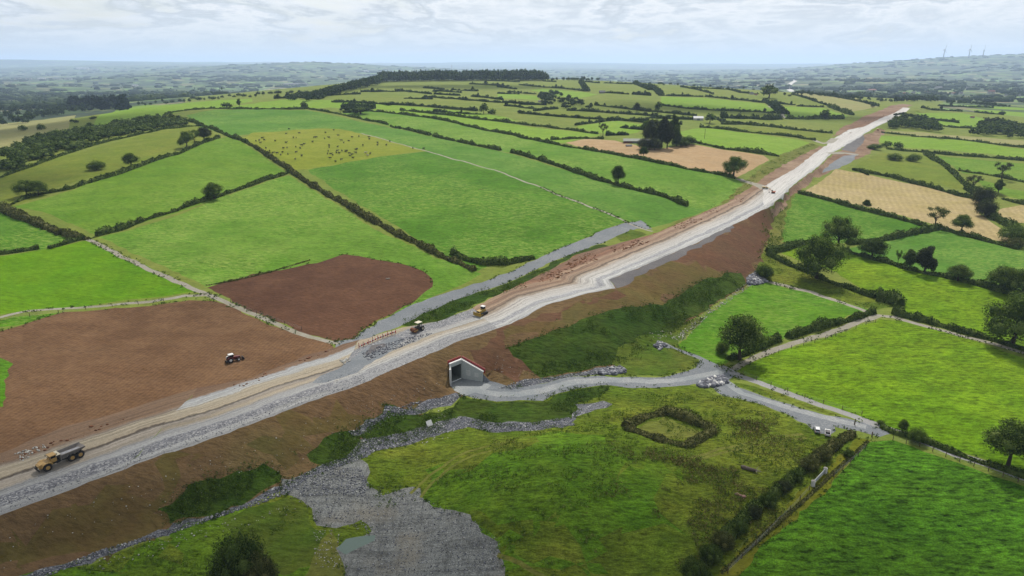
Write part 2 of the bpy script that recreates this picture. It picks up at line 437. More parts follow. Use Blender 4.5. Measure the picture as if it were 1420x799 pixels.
def road_mat(name, stops, rocky=None, streak=.35, gain=.95):
    """UV.x = metres along the road, UV.y = metres in from its right edge"""
    m, nt, b = new_mat(name, .9, .2)
    v = coords(nt)
    uv = nt.nodes.new("ShaderNodeTexCoord"); sp = nt.nodes.new("ShaderNodeSeparateXYZ"); nt.links.new(uv.outputs["UV"], sp.inputs[0])
    nz = noise(nt, v, .10, 4, .65)
    lat = math_(nt, 'ADD', sp.outputs[1], math_(nt, 'MULTIPLY', math_(nt, 'SUBTRACT', nz, .5), 3.4))
    nz2 = noise(nt, v, .7, 3, .7)
    lat = math_(nt, 'ADD', lat, math_(nt, 'MULTIPLY', math_(nt, 'SUBTRACT', nz2, .5), 1.3))
    fac = math_(nt, 'DIVIDE', lat, 26.0, True)
    col = ramp(nt, fac, [(p / 26.0, c) for p, c in stops])
    # wheel tracks: noise stretched along the road
    cb = nt.nodes.new("ShaderNodeCombineXYZ")
    nt.links.new(math_(nt, 'MULTIPLY', sp.outputs[0], .035), cb.inputs[0]); nt.links.new(math_(nt, 'MULTIPLY', lat, 1.5), cb.inputs[1])
    st = noise(nt, cb.outputs[0], 1.0, 3, .7)
    col = mix(nt, 1.0, col, ramp(nt, st, [(.34, G1(1 - streak)), (.5, G1(1)), (.7, G1(1 + streak * .45))]), 'MULTIPLY')
    rt = nt.nodes.new('ShaderNodeTexNoise'); rt.inputs['Scale'].default_value = 1.0; rt.inputs['Detail'].default_value = 2
    cr = nt.nodes.new('ShaderNodeCombineXYZ'); nt.links.new(math_(nt, 'MULTIPLY', sp.outputs[0], .012), cr.inputs[0]); nt.links.new(math_(nt, 'MULTIPLY', math_(nt, 'ADD', sp.outputs[1], math_(nt, 'MULTIPLY', nz, 1.2)), 3.2), cr.inputs[1]); nt.links.new(cr.outputs[0], rt.inputs['Vector'])
    col = mix(nt, 1.0, col, ramp(nt, rt.outputs['Fac'], [(.36, G1(.74)), (.46, G1(1)), (.6, G1(1.06))]), 'MULTIPLY')
    gr = noise(nt, v, 2.0, 4, .8)
    col = mix(nt, 1.0, col, ramp(nt, gr, [(.3, G1(.78)), (.7, G1(1.18))]), 'MULTIPLY')
    if rocky:
        vo = nt.nodes.new("ShaderNodeTexVoronoi"); vo.inputs["Scale"].default_value = 3.4; nt.links.new(v, vo.inputs["Vector"])
        vr = nt.nodes.new("ShaderNodeSeparateColor"); nt.links.new(vo.outputs["Color"], vr.inputs[0])
        rc = ramp(nt, vr.outputs[0], [(0, S(104, 104, 112)), (.6, S(150, 150, 156)), (1, S(206, 206, 206))])
        k = ramp(nt, fac, [(p / 26.0, G1(q)) for p, q in rocky])
        col = mix(nt, k, col, rc)
    col = mix(nt, 1.0, col, (gain, gain, gain * .98, 1), 'MULTIPLY')
    nt.links.new(col, b.inputs["Base Color"]); bump(nt, b, gr, .4, .3)
    return m

M = {}
def build_ground_mats():
    W1, W2 = S(188, 188, 187), S(168, 168, 169)
    T1, T2 = S(180, 166, 144), S(162, 147, 126)
    B1, B2 = S(140, 112, 88), S(122, 92, 70)
    M['roadA'] = road_mat('road_banded_gravel', [(0, W2), (2.4, W1), (3, S(150, 150, 155)), (6, S(150, 150, 155)), (6.6, W1), (8, W2), (9, S(184, 172, 156)), (11.6, S(180, 170, 158)), (12.1, S(95, 85, 76)), (12.6, S(110, 98, 86)), (13, T1), (16.2, S(186, 174, 152)), (17, S(160, 148, 134)), (18.5, B1), (22, B1)],
                          [(0, 0), (2.4, 0), (3, .9), (5.6, .9), (6.4, 0)])
    M['roadA2'] = road_mat('road_banded_gravel_wide', [(0, W2), (2.4, W1), (3, S(150, 150, 155)), (5.6, S(150, 150, 155)), (6.2, W1), (8, W2), (9.4, T1), (11.4, S(170, 160, 150)), (12.1, S(95, 88, 80)), (12.7, T1), (16.2, S(188, 177, 156)), (16.9, S(192, 192, 190)), (19.5, S(180, 182, 184)), (20.3, B1), (24, B2)],
                           [(0, 0), (2.4, 0), (3, .8), (5.2, .8), (6.0, 0)])
    M['roadB'] = road_mat('road_pale_gravel', [(0, W2), (4, S(176, 176, 178)), (5, W1), (7, S(204, 196, 184)), (8.5, T1), (9.5, W1), (12, S(182, 180, 178)), (13, S(140, 142, 145)), (17, S(140, 142, 146)), (18, T1), (22, S(190, 175, 152)), (24, T2)],
                          [(0, .35), (4, .5), (5, 0), (11, 0), (12.5, .8), (17, .8), (17.6, 0)])
    M['roadC'] = road_mat('road_white_limestone', [(0, W2), (2, S(192, 192, 190)), (3.2, S(160, 160, 164)), (4.2, S(170, 170, 172)), (5, S(192, 190, 187)), (9.5, S(180, 174, 167)), (11, S(170, 154, 136)), (12.0, S(94, 78, 66)), (13.2, S(166, 142, 120)), (15.5, S(132, 104, 84)), (17.5, S(164, 138, 114)), (20, S(136, 96, 72)), (24, B2)],
                          [(0, 0), (3, .0), (3.4, .6), (4.2, .6), (5, 0)], .4, 1.2)
    M['roadD'] = road_mat('road_smooth_limestone', [(0, W1), (3, S(214, 211, 208)), (9, S(206, 202, 198)), (16, S(212, 209, 205)), (24, W2)], None, .25, 1.1)
    M['earth'] = field_mat('earth_bare', S(150, 118, 94), S(178, 152, 128), S(120, 90, 72), .35, bmp=.6)
    M['earthred'] = field_mat('earth_red', S(138, 92, 68), S(168, 124, 92), S(96, 66, 52), .5, rows=.25, rot=.85, bmp=.8)
    M['slate'] = gravel_mat('slope_dark_gravel', S(92, 90, 92), S(106, 102, 102), S(128, 122, 120))
    M['grav'] = gravel_mat('track_grey_gravel', S(140, 142, 144), S(158, 160, 160), S(186, 188, 184), S(130, 138, 142))
    M['gravd'] = gravel_mat('track_dark_gravel', S(104, 108, 114), S(128, 132, 136), S(160, 162, 162), S(112, 118, 124))
    M['lane'] = gravel_mat('lane_pale', S(138, 132, 120), S(158, 152, 140), S(182, 176, 164), S(140, 136, 112))
    M['lane2'] = gravel_mat('lane_grey', S(138, 138, 140), S(156, 156, 156), S(176, 174, 170), S(150, 148, 142))
    M['roadx'] = gravel_mat('far_pale_road', S(206, 202, 196), S(216, 212, 206), S(222, 220, 216))
    M['riprap'] = rock_mat('riprap_ground', S(76, 78, 86), S(134, 136, 144), S(218, 218, 218), 2.2)
    M['pad'] = rock_mat('quarry_waste', S(124, 126, 124), S(150, 152, 148), S(180, 180, 176), 4, .3, ridges=True)
    M['plough'] = field_mat('soil_harrowed', S(130, 99, 72), S(110, 83, 60), S(144, 113, 84), .26, rows=.3, rot=.18, bmp=.5, msc=1.2)
    M['plough2'] = field_mat('soil_dark_harrowed', S(112, 80, 60), S(96, 68, 52), S(126, 92, 70), .24, rows=.32, rot=.95, bmp=.5, msc=1.2)
    M['bank'] = field_mat('bank_brown', S(132, 104, 76), S(122, 104, 68), S(112, 88, 62), .3, bmp=.8, big=.03)
    M['bankolive'] = field_mat('bank_olive', S(118, 104, 58), S(106, 98, 56), S(116, 88, 60), .25, bmp=.5, big=.03)
    M['bankred'] = field_mat('bank_reddish', S(122, 88, 66), S(114, 84, 64), S(112, 90, 64), .26, bmp=.5, big=.03)
    M['veg'] = field_mat('bank_growth', S(58, 88, 32), S(70, 96, 38), S(84, 98, 44), .5, bmp=1.0, big=.04)
    M['vegl'] = field_mat('bank_grass_light', S(88, 118, 46), S(104, 126, 54), S(120, 120, 66), .4, bmp=.8, big=.04)
    M['rough'] = field_mat('rough_pasture', S(106, 134, 46), S(132, 140, 62), S(84, 116, 38), .6, bmp=1.0, big=.03, rot=.4, msc=1.2)
    M['roughy'] = field_mat('rough_dry', S(140, 136, 70), S(122, 132, 56), S(110, 122, 50), .35, bmp=.7, big=.03)
    M['lush'] = field_mat('grass_lush', S(90, 146, 36), S(108, 154, 46), S(76, 134, 34), .4, .5, bmp=.8, big=.03, rot=-.2, msc=.7)
    M['lushr'] = field_mat('grass_lush_hump', S(96, 140, 40), S(120, 148, 54), S(78, 122, 36), .6, bmp=1.0, big=.035, rot=-.2, msc=1.1)
    M['lime'] = field_mat('grass_lime', S(114, 156, 28), S(130, 162, 40), S(98, 144, 28), .6, bmp=.8, rot=.3, msc=.85)
    M['lime2'] = field_mat('grass_bright', S(110, 158, 28), S(98, 152, 32), S(122, 164, 36), .3, bmp=.5)
    M['g1'] = field_mat('grass_green_sheen', S(102, 152, 54), S(122, 162, 74), S(90, 144, 42), .34, .9, bmp=.6)
    M['g2'] = field_mat('grass_hillside', S(104, 150, 48), S(124, 158, 62), S(94, 142, 46), .3, .5, bmp=.5)
    M['g3'] = field_mat('grass_blue_green', S(96, 146, 62), S(110, 156, 78), S(86, 140, 50), .32, .7, bmp=.5)
    M['g4'] = field_mat('grass_deep', S(86, 138, 42), S(98, 148, 52), S(76, 130, 36), .34, .7, bmp=.6)
    M['g5'] = field_mat('grass_tall_deep', S(84, 134, 38), S(100, 144, 44), S(70, 120, 34), .85, bmp=1.0, rot=-.3, msc=.8)
    M['pale'] = field_mat('grass_pale_bright', S(136, 176, 66), S(146, 180, 80), S(126, 170, 62), .25, .4, bmp=.4)
    M['cowf'] = field_mat('grass_grazed', S(146, 160, 62), S(158, 166, 78), S(130, 150, 54), .22, bmp=.3)
    M['olive'] = field_mat('grass_olive', S(128, 150, 66), S(142, 152, 76), S(112, 138, 58), .26, bmp=.4)
    M['olive2'] = field_mat('grass_far_olive', S(136, 154, 84), S(146, 158, 92), S(118, 142, 70), .25, bmp=.3)
    M['tan'] = field_mat('stubble_tan', S(192, 172, 122), S(182, 166, 108), S(198, 178, 136), .24, .5, rows=.1, rot=.4, bmp=.3, sheen=S(218, 200, 160))
    M['tanp'] = field_mat('stubble_pinkish', S(196, 164, 122), S(186, 156, 114), S(202, 174, 134), .2, .5, bmp=.3, sheen=S(220, 200, 164))
    M['beige'] = field_mat('grass_dry_beige', S(164, 164, 104), S(172, 166, 112), S(150, 156, 92), .2, bmp=.3)
    M['lane_g'] = field_mat('grass_track', S(128, 134, 46), S(140, 138, 60), S(104, 124, 36), .3, bmp=.5)
    # distant patchwork of small fields with dark hedged edges
    m, nt, b = new_mat('distant_farmland', .9, .1)
    v = coords(nt, (1, 1, 1), .35)
    wn = nt.nodes.new("ShaderNodeTexNoise"); wn.inputs["Scale"].default_value = .004; wn.inputs["Detail"].default_value = 3; nt.links.new(v, wn.inputs["Vector"])
    wv = nt.nodes.new("ShaderNodeVectorMath"); wv.operation = 'MULTIPLY_ADD'; nt.links.new(wn.outputs["Color"], wv.inputs[0]); wv.inputs[1].default_value = (160, 160, 0); nt.links.new(v, wv.inputs[2])
    vo = nt.nodes.new("ShaderNodeTexVoronoi"); vo.inputs["Scale"].default_value = .0105; vo.distance = 'CHEBYCHEV'; nt.links.new(wv.outputs[0], vo.inputs["Vector"])
    sc = nt.nodes.new("ShaderNodeSeparateColor"); nt.links.new(vo.outputs["Color"], sc.inputs[0])
    col = ramp(nt, sc.outputs[0], [(0, S(104, 140, 62)), (.16, S(150, 170, 92)), (.3, S(84, 112, 56)), (.42, S(60, 84, 50)), (.56, S(122, 156, 70)), (.68, S(176, 170, 124)), (.76, S(70, 92, 52)), (.88, S(140, 176, 90))], 'CONSTANT')
    ve = nt.nodes.new("ShaderNodeTexVoronoi"); ve.feature = 'DISTANCE_TO_EDGE'; ve.inputs["Scale"].default_value = .0105; nt.links.new(wv.outputs[0], ve.inputs["Vector"])
    k = ramp(nt, noise(nt, v, .0011, 4, .6), [(.5, G1(0)), (.6, G1(.85))])
    col = mix(nt, k, col, S(62, 82, 54))
    col = mix(nt, ramp(nt, ve.outputs["Distance"], [(.03, G1(1)), (.07, G1(0))]), col, S(50, 70, 42))
    col = mix(nt, 1.0, col, ramp(nt, noise(nt, v, .03, 3, .7), [(.3, G1(.8)), (.7, G1(1.15))]), 'MULTIPLY')
    col = mix(nt, 1.0, col, ramp(nt, math_(nt, 'MULTIPLY', sc.outputs[0], 1.0), [(0, G1(.62)), (1, G1(1.0))]), 'MULTIPLY')
    nt.links.new(col, b.inputs["Base Color"])
    M['far'] = m
    m, nt, b = new_mat('murky_water', .08, .5)
    b.inputs["Base Color"].default_value = S(110, 130, 118)
    M['water'] = m

# ---------------------------------------------------------------- regions, painter's order: name ; material ; label ; photo outline
REG = """
hill_pasture;olive2;@HILL;
top_pasture;pale;long bright field along the crest of the left hill;89 184 127 177 162 151 200 146 266 142 312 139 350 137 350 141 307 150 269 150 228 161 203 166 130 181 92 189
hillside_pasture;olive;olive pasture below the scrub on the left hill;-60 282 0 247 66 223 152 200 228 180 276 174 304 191 228 213 165 238 76 261 25 285 -60 300
dry_pasture;beige;dry pale pasture at the left edge by the scrub;-60 176 20 170 60 166 105 160 96 178 60 190 30 203 0 209 -60 222
pasture;g2;hillside pasture with scattered dark bushes;18 287 100 264 165 240 250 213 304 192 318 190 345 203 395 238 300 277 200 308 138 328 95 308 50 292
pasture;g4;small green pasture at the left edge above the bright one;-60 283 0 293 30 303 85 325 118 332 95 337 60 346 -60 360
pasture;lime2;bright smooth green field left of the lane;-60 364 0 356 60 346 122 333 160 351 240 386 278 404 180 416 95 426 0 436 -60 442
pasture;g1;large pale sheened pasture beside the dark tilled field;138 329 230 304 400 243 440 268 520 318 600 356 668 380 640 396 600 412 560 432 500 440 420 420 285 397 200 357
strip_of_grass;lush;grass strip under the branch lane at the left edge;-60 446 0 443 85 432 60 440 30 449 0 453 -60 460
tilled_field;plough;large brown harrowed field with the tractor;-60 472 33 449 84 433 178 426 264 416 299 416 330 430 375 451 426 469 461 478 464 484 426 492 350 524 253 544 165 572 89 592 0 629 -60 654
tilled_field;plough2;darker brown harrowed field with clipped corners;288 398 350 381 439 365 477 353 533 362 578 372 597 386 599 397 576 417 528 443 505 455 490 470 466 474 420 463 395 450 350 433
strip_of_grass;lush;tuft of green at the left edge of the harrowed field;-60 488 5 497 17 506 12 520 5 540 3 565 -60 580
pasture;g3;long pasture between the grazing herd and the hedge;259 160 300 152 425 153 480 164 540 177 620 194 692 210 770 232 860 258 955 287 985 290 950 303 905 316 860 306 750 260 640 224 590 209 527 193 472 180 439 179 350 186 318 190 276 176
grazed_pasture;cowf;yellowish grazed pasture full of cattle;335 192 350 184 439 178 472 179 527 192 593 209 527 217 426 235 405 236 350 204
pasture;g4;large deep green pasture beside the farm track;426 236 527 217 593 210 640 224 750 260 867 308 827 323 776 344 738 361 690 360 662 376 600 345 560 320 500 285
pasture;g1;long pasture with pale sheen left of the road;472 157 512 154 603 165 710 188 827 211 953 234 1024 250 1030 258 1010 275 985 290 955 287 840 250 692 209 600 190 538 175
pasture;pale;bright narrow pasture above the sheened one;512 152 560 153 640 162 710 172 783 181 827 185 833 188 805 193 783 198 763 199 710 187 603 164
pasture;pale;narrow bright pasture on the hill top;360 142 400 138 480 140 560 147 640 154 700 162 720 168 667 165 611 159 560 153 500 150 430 150 350 151 310 150
pasture;pale;small bright pasture below the scrub;809 179 799 176 841 169 857 168 892 173 885 184 860 188 829 184
pasture;pale;bright pasture beyond the scrub hollow;736 125 752 123 811 128 830 131 798 137 770 133
pasture;pale;bright pasture left of the scrub hollow;690 130 720 131 743 133 748 139 720 137 690 137
pasture;olive;olive pasture in the hill fields;740 157 773 154 800 155 885 165 859 167 800 165
pasture;olive2;pale olive pasture below the crest;814 118 835 118 873 119 897 126 877 131 840 129 814 127
pasture;pale;long bright pasture on the far slope;917 134 976 136 1030 141 1060 144 1074 152 1070 157 995 154 945 150 916 145
pasture;olive2;pale field on the far crest;902 119 945 119 990 132 975 133 925 132
pasture;pale;bright pasture behind the stubble;941 183 966 178 994 179 1060 188 1123 198 1080 215 1060 213 1000 205 958 197
stubble_field;tanp;pinkish stubble field beside the farmstead;784 198 814 193 852 195 893 205 920 206 953 199 1004 208 1060 216 1066 222 1030 242 1020 247 953 233 903 221 827 209
pasture;pale;bright pasture left of the far road;1085 148 1103 148 1142 150 1177 161 1169 165 1090 164
pasture;beige;pale stripe field beyond the far hedge;1102 131 1130 130 1218 148 1182 155 1150 147
pasture;olive;rushy olive pasture left of the road;1060 177 1154 186 1150 195 1131 195 1060 186 1000 176
verge;roughy;weedy verge along the left of the road;930 312 950 303 985 291 1010 276 1040 246 1060 228 1090 212 1125 199 1140 203 1101 237 1055 261 991 289 910 324
earth_strip;earth;bare earth strip left of the white road;1010 280 1050 253 1077 234 1110 216 1138 203 1146 204 1128 216 1101 238 1070 257 1055 262 1030 274
earth_cutting;earth;brown earth cutting beside the far road;1155 190 1165 178 1185 169 1200 160 1225 152 1250 144 1268 146 1258 150 1240 159 1222 167 1197 182 1177 184
roadside_waste;earth;bare disturbed ground right of the road;1060 296 1075 283 1101 257 1137 231 1155 214 1172 206 1200 188 1220 178 1228 181 1218 200 1205 214 1185 223 1160 233 1130 248 1108 266 1096 282 1080 300
dark_gravel_slope;slate;dark gravel slope of the cutting;1167 208 1178 196 1199 187 1196 200 1184 211
grey_yard;gravd;grey gravel ground beside the cutting;1150 228 1170 216 1188 214 1183 224 1165 233 1140 240
pasture;pale;bright pasture right of the far road end;1268 155 1336 157 1367 166 1397 178 1340 176 1301 173 1290 165
pasture;pale;bright strip near the right edge;1336 151 1380 153 1470 160 1470 165 1390 159
pasture;pale;second bright strip right of the woods;1320 148 1350 146 1470 152 1470 155 1380 151
pasture;pale;long bright pasture across the right side;1222 188 1263 190 1340 195 1400 205 1470 209 1470 223 1420 219 1313 208 1237 203 1218 197
pasture;beige;thin beige strip between hedges on the right;1225 181 1263 183 1339 189 1470 198 1470 204 1402 202 1340 194 1263 188
pasture;olive;sloping olive pasture right of the gravel yard;1192 226 1225 212 1283 215 1301 226 1329 248 1338 264 1290 256 1200 240 1182 235
pasture;g2;green pasture at the right edge;1300 216 1420 227 1470 232 1470 262 1420 254 1370 243 1335 240
pasture;g2;rushy green pasture by the sparse tree;1345 246 1400 262 1470 275 1470 288 1400 273 1375 265
stubble_field;tan;large straw coloured stubble field;1114 265 1160 234 1200 241 1280 258 1330 270 1364 278 1357 296 1372 306 1395 322 1407 336 1398 338 1350 326 1300 313 1250 299 1200 286 1150 274
stubble_field;tan;small straw coloured stubble field at the right edge;1378 300 1390 289 1420 284 1480 288 1480 316 1420 309 1395 310
pasture;g4;triangular green pasture by two big trees;1101 268 1150 279 1187 290 1240 303 1293 317 1240 328 1182 337 1136 337 1083 335 1085 313 1098 280
pasture;g3;blue-green pasture with trees along its hedge;1171 346 1220 334 1270 324 1303 318 1350 330 1400 343 1480 360 1480 425 1397 407 1346 392 1280 378 1220 361
pasture;lime;bright lime pasture behind the hedges;1083 351 1111 339 1161 347 1220 361 1280 378 1346 392 1397 407 1480 425 1480 510 1400 478 1340 462 1290 448 1248 436 1252 421 1215 411 1160 378
rough_strip;rough;rough grass strip between hedge and lane;1050 345 1075 351 1160 392 1215 414 1245 424 1215 431 1122 403 1065 389 1048 380
weedy_bank;roughy;weedy bank between the brown slope and pasture;1060 296 1080 300 1098 270 1104 268 1098 280 1085 313 1083 335 1111 338 1070 350 1050 352 1056 330
pasture;lush;bright green pasture under the lone round tree;1045 393 1062 389 1120 404 1208 430 1150 450 1060 482 1018 500 995 505 966 497 938 481 985 432
pasture;lime;large lime green pasture at the right;1022 514 1060 496 1140 470 1220 443 1252 445 1364 477 1480 516 1480 678 1420 655 1330 625 1283 608 1217 586 1136 559 1060 532
tall_grass_field;g5;deep green tall grass field in the lower right corner;960 880 1060 755 1140 684 1205 612 1237 611 1313 638 1500 702 1500 1000 900 1000
grass_track;lane_g;grassy track beside the lower right field;930 880 1000 790 1080 712 1140 652 1187 607 1205 609 1140 684 1060 755 960 880
rough_pasture;rough;@ROUGH;0 900 20 812 90 788 240 742 365 700 430 665 480 640 520 615 600 585 640 562 700 548 750 545 800 530 870 530 940 530 1004 548 1060 562 1120 590 1150 606 1187 606 1140 652 1080 712 1000 790 930 880 700 1000 400 1000
lush_slope;lushr;bright lush hump in the middle of the rough ground;600 720 620 660 680 636 760 618 850 622 900 650 940 680 900 710 850 730 800 735 740 735 660 715 700 760 790 800 700 800 640 745
dry_enclosure;roughy;dry grass inside the square bushy bank;882 592 925 578 970 597 948 611 918 608
rough_corner;lushr;green corner below the rubble drain;40 850 100 790 150 772 240 745 310 722 365 702 402 690 430 715 460 740 450 770 470 850 400 900 0 900
rough_corner;vegl;mossy grass left of the waste gravel;310 722 365 702 402 690 430 710 450 745 440 780 400 800 370 790 330 760
bare_patch;roughy;bare tan patch beside the puddle;427 800 440 770 452 745 466 742 478 775 480 810 470 830 425 830
bank;bank;@BANK;-220 830 -120 760 0 715 76 687.5 152 659 228 630 317 600 350 587 401 567 512 528 578 498.5 629 475.6 674 461.7 710 449 758 422.4 814 407 852 399.6 845 388 915 359 960 339 1017 312 1060 290 1072 302 1066 325 1058 350 1047 378 1036 396 1000 417 960 444 930 465 908 484 885 500 852 510 801 518 751 524 720 531 680 540 640 551 600 562 560 581 510 606 450 640 400 669 360 692 299 713 228 736 142 762 89 782 30 797 -160 870
bank_patch;bankolive;olive tinted part of the bank below the widened road;700 475 740 448 800 425 845 402 900 368 950 357 1005 376 960 395 915 420 852 428 814 436 751 466 716 480
bank_patch;bankred;reddish brown end of the bank;905 365 960 341 1017 314 1060 292 1068 310 1058 345 1044 375 1034 392 1028 380 1004 376 950 356
bank_patch;bankred;reddish brown strip under the widened road;640 520 672 480 700 455 760 435 850 405 870 412 840 412 800 425 740 448 700 478 725 500 750 520 700 530 672 530
bank_patch;bankolive;olive tinted lower part of the bank;-80 800 20 740 120 700 210 660 290 650 220 690 225 720 150 755 60 785 -60 830
bank_patch;bankolive;olive tinted patch beside the green growth;330 640 400 590 470 570 560 540 590 545 500 590 420 620 380 650
slope_band;slate;dark gravel band under the road edge;852 399 845 388 915 359 960 339 1017 312 1020 316 975 340 930 362 880 384 866 398
bank_growth;veg;dark green growth patch low on the bank;224 695 279 671 360 645 378 648 384 660 384 672 350 694 299 711 233 733
bank_growth;veg;round dark green growth patch on the bank;424 625 456 604 487 594 500 603 503 618 487 638 450 647 430 636
bank_growth;veg;dark green mound between the two rubble lines;494 597 512 582 540 570 566 561 580 573 610 571 640 553 700 560 750 556 800 541 842 534 832 550 800 562 795 577 740 590 690 592 645 583 600 600 560 612 515 617
bank_growth;veg;broad green growth on the lower bank right of the underpass;710 483 751 468 814 438 852 430 915 422 953 402 985 385 1010 377 1030 380 1036 394 1000 416 950 448 930 464 900 478 880 494 852 505 801 516 751 521 725 505
bank_growth;vegl;light green foot of the bank near the junction;880 470 930 460 955 446 975 440 938 478 970 500 960 512 930 520 870 521 855 512 845 500
side_road;gravd;grey gravel side road beside the pale road;870 308 827 323.5 776 344 738 361.6 710 377 667 392 603.5 412 573 422 527.5 445 507 456.6 489.5 470.6 469 474 464 484 487 479 543 457 560 449 578 441 598.5 431 654 408 710 391 758 366 801 350 834 337 885 317 905 318 890 306
roadside_growth;veg;weedy strip between side road and tracks;556 449 578 441 603 428 650 409 677 402 710 392 758 368 809 346 838 338 850 344 806 351 771 369 740 388 700 405 636 434 603 446 570 452
roadside_growth;vegl;small green island by the farm track;855 329 877 318 893 322 896 326 877 333 862 335
red_spoil;earthred;reddish churned earth beside the road;700 404 740 388 771 370 806 351 847 344 880 334 910 323 940 318 900 335 850 352 800 378 758 398 720 410 690 418
main_road;roadA;@A;-120 760 0 715 76 687.5 152 659 170 652 275 538 253 544 165 572 89 592 0 629 -120 672
main_road;roadA2;@A2;170 652 228 630 317 600 350 587 401 567 450 549.6 500 471 466 481 426 492 350 524 275 538
main_road;roadB;@B;450 549.6 512 528 578 498.5 629 475.6 674 461.7 690 456 655 427 636 435 603 446 558 454 515 468 500 471
main_road;roadC;@C;690 456 710 449 758 422.4 814 407 852 399.6 845 388 915 359 960 339 1017 312 1060 290 1058 260 1055 260 1030 273 991 288 910 323.5 806 351 758 377 700 404.7 655 427
main_road;roadD;@D;1060 290 1075 280 1101 256 1136 230 1153 213 1170 203.5 1197 187 1217 175 1240 165 1258 154 1262 150 1252 149 1247 153 1240 157 1224 163 1197 176 1177 180 1152 195 1146 202 1130 212 1101 235 1070 252 1058 260
dark_gravel;gravd;dark gravel hollow beside the barrier posts;430 529 487 499 504 484 530 474 548 467 560 470 534 493 492 517 450 531
dark_gravel;slate;dark wet hollow by the barrier;506 490 515 480 529 477 534 481 522 489 511 493
drainage_rubble;riprap;@RIP;24 802 89 782 142 762 228 737 299 713 360 692 400 668 439 648 480 634 502 612 540 604 570 598 600 588 640 577 680 588 740 586 790 579 800 562 838 557 847 562 830 570 800 578 790 590 740 597 690 600 650 592 610 602 560 618 520 622 500 632 470 645 430 656 400 678 360 699 299 719 228 743 142 769 89 790 40 810
rubble_margin;riprap;rubble margin below the bank left of the underpass;482 600 495 592 512 583 540 571 571 558 600 556 629 546 640 549 632 556 600 568 575 573 545 578 515 590 497 606
rubble_margin;riprap;rubble margin along the track right of the underpass;690 539 720 528 790 519 840 512 862 508 868 516 830 520 790 523 751 531 710 540
rubble_heap;riprap;grey stone heap at the tip of the bank;1034 394 1040 382 1050 376 1060 384 1066 391 1048 396 1040 398
waste_gravel;pad;broad fan of grey quarry waste;383 668 400 664 439 646 500 636 514 655 516 672 530 684 560 678 578 676 596 696 654 719 692 750 700 790 720 850 480 850 481 805 479 778 469 762 507 743 500 728 456 727 446 722 424 699 400 684
puddle;water;shallow grey green puddle at the edge of the waste gravel;469 762 479 750 502 745 517 745 515 752 497 760 480 768
underpass_track;gravd;grey gravel track curving out of the underpass;629 531 664 516 677 531 710 538 751 532 789 523 827 521 870 523 903 525 941 519 966 511 969 498.5 938 484.5 908 479 916 473 928 478 966 493 999 507 1012 514 1020 522 1005 530 1060 550 1110 566 1165 580 1217 590 1240 601 1215 606 1190 598 1162 592 1156 603 1132 603 1120 588 1090 573 1060 562 1004 548 986 539 964 533 916 539 878 539 842 533 796 540 751 554 700 558 667 554 636 547
grass_divider;rough;grass divider between the two lanes;1022 530 1060 541 1110 556 1140 566 1166 577 1150 574 1110 562 1060 548 1018 533
"""
LANES = """
lane;lane;pale lane running down between the fields on the left;1.9;-60 268 0 291 40 303 90 322 125 333 200 371 290 409 340 431 395 455 430 468 470 477
lane;lane;narrow branch lane to the left edge;1.7;-60 444 0 440 40 431 95 427 180 421 255 411 290 409
farm_track;lane;straight farm track between two pastures;1.3;500 185 560 201 590 209 640 223 700 241 780 273 860 304 905 321
lane;lane;lane running up from the junction to the fields;2.4;1012 515 1030 505 1060 491 1140 465 1190 447 1218 438
lane;lane;narrow lane back to the stone heap;2.4;1218 438 1180 424 1122 404 1090 396 1062 389
lane;lane;lane running off to the right edge;2.2;1215 437 1240 440 1290 454 1340 468 1420 489 1520 515
lane;lane2;grey lane along the lime green pasture;2.6;1000 508 1030 523 1060 534 1100 548 1136 561 1180 576 1212 588 1260 605 1288 615 1324 629 1420 661 1560 708
tyre_tracks;roughy;worn wheel track over the rough ground near the waste gravel;.7;585 690 600 672 625 650 655 632 700 620
tyre_tracks;roughy;second worn wheel track over the rough ground near the waste gravel;.7;570 686 590 666 615 646 650 626 700 614
gravel_ribbon;grav;pale driven middle of the underpass track;2.3;634 536 660 541 690 546 720 547 760 539 800 529 850 526 900 530 945 527 985 518 1005 513
gravel_ribbon;grav;pale driven middle of the lower gravel lane;2.2;1000 524 1030 546 1070 558 1110 570 1160 583 1200 592
tyre_tracks;roughy;wheel track crossing the rough ground towards the parked cars;.8;950 640 1000 622 1060 608 1112 602
tyre_tracks;roughy;second wheel track crossing towards the parked cars;.8;950 646 1000 628 1060 613 1116 607
tyre_tracks;roughy;wheel track at the bottom of the rough ground;.9;690 770 740 790 800 830
tyre_tracks;bankolive;straight erosion line down the brown bank;.7;100 700 120 732 140 762
field_track;lane;pale crossing track left of the white road;6.0;1128 194 1140 199 1150 198 1158 192
field_track;lane;crossing track right of the white road;7.0;1150 213 1170 212 1190 215
far_lane;lane;winding lane over the far slope;4.0;1064 147 1076 152 1084 158 1088 164
field_track;lane;pale crossing track in front of the stubble;6.0;1024 248 1050 256 1062 262
far_road;roadx;pale road far off on the plain;24;1100 127 1093 122 1095 117 1102 113 1104 109
"""
def parse_pts(s):
    v = list(map(float, s.split())); return np.array(v).reshape(-1, 2)

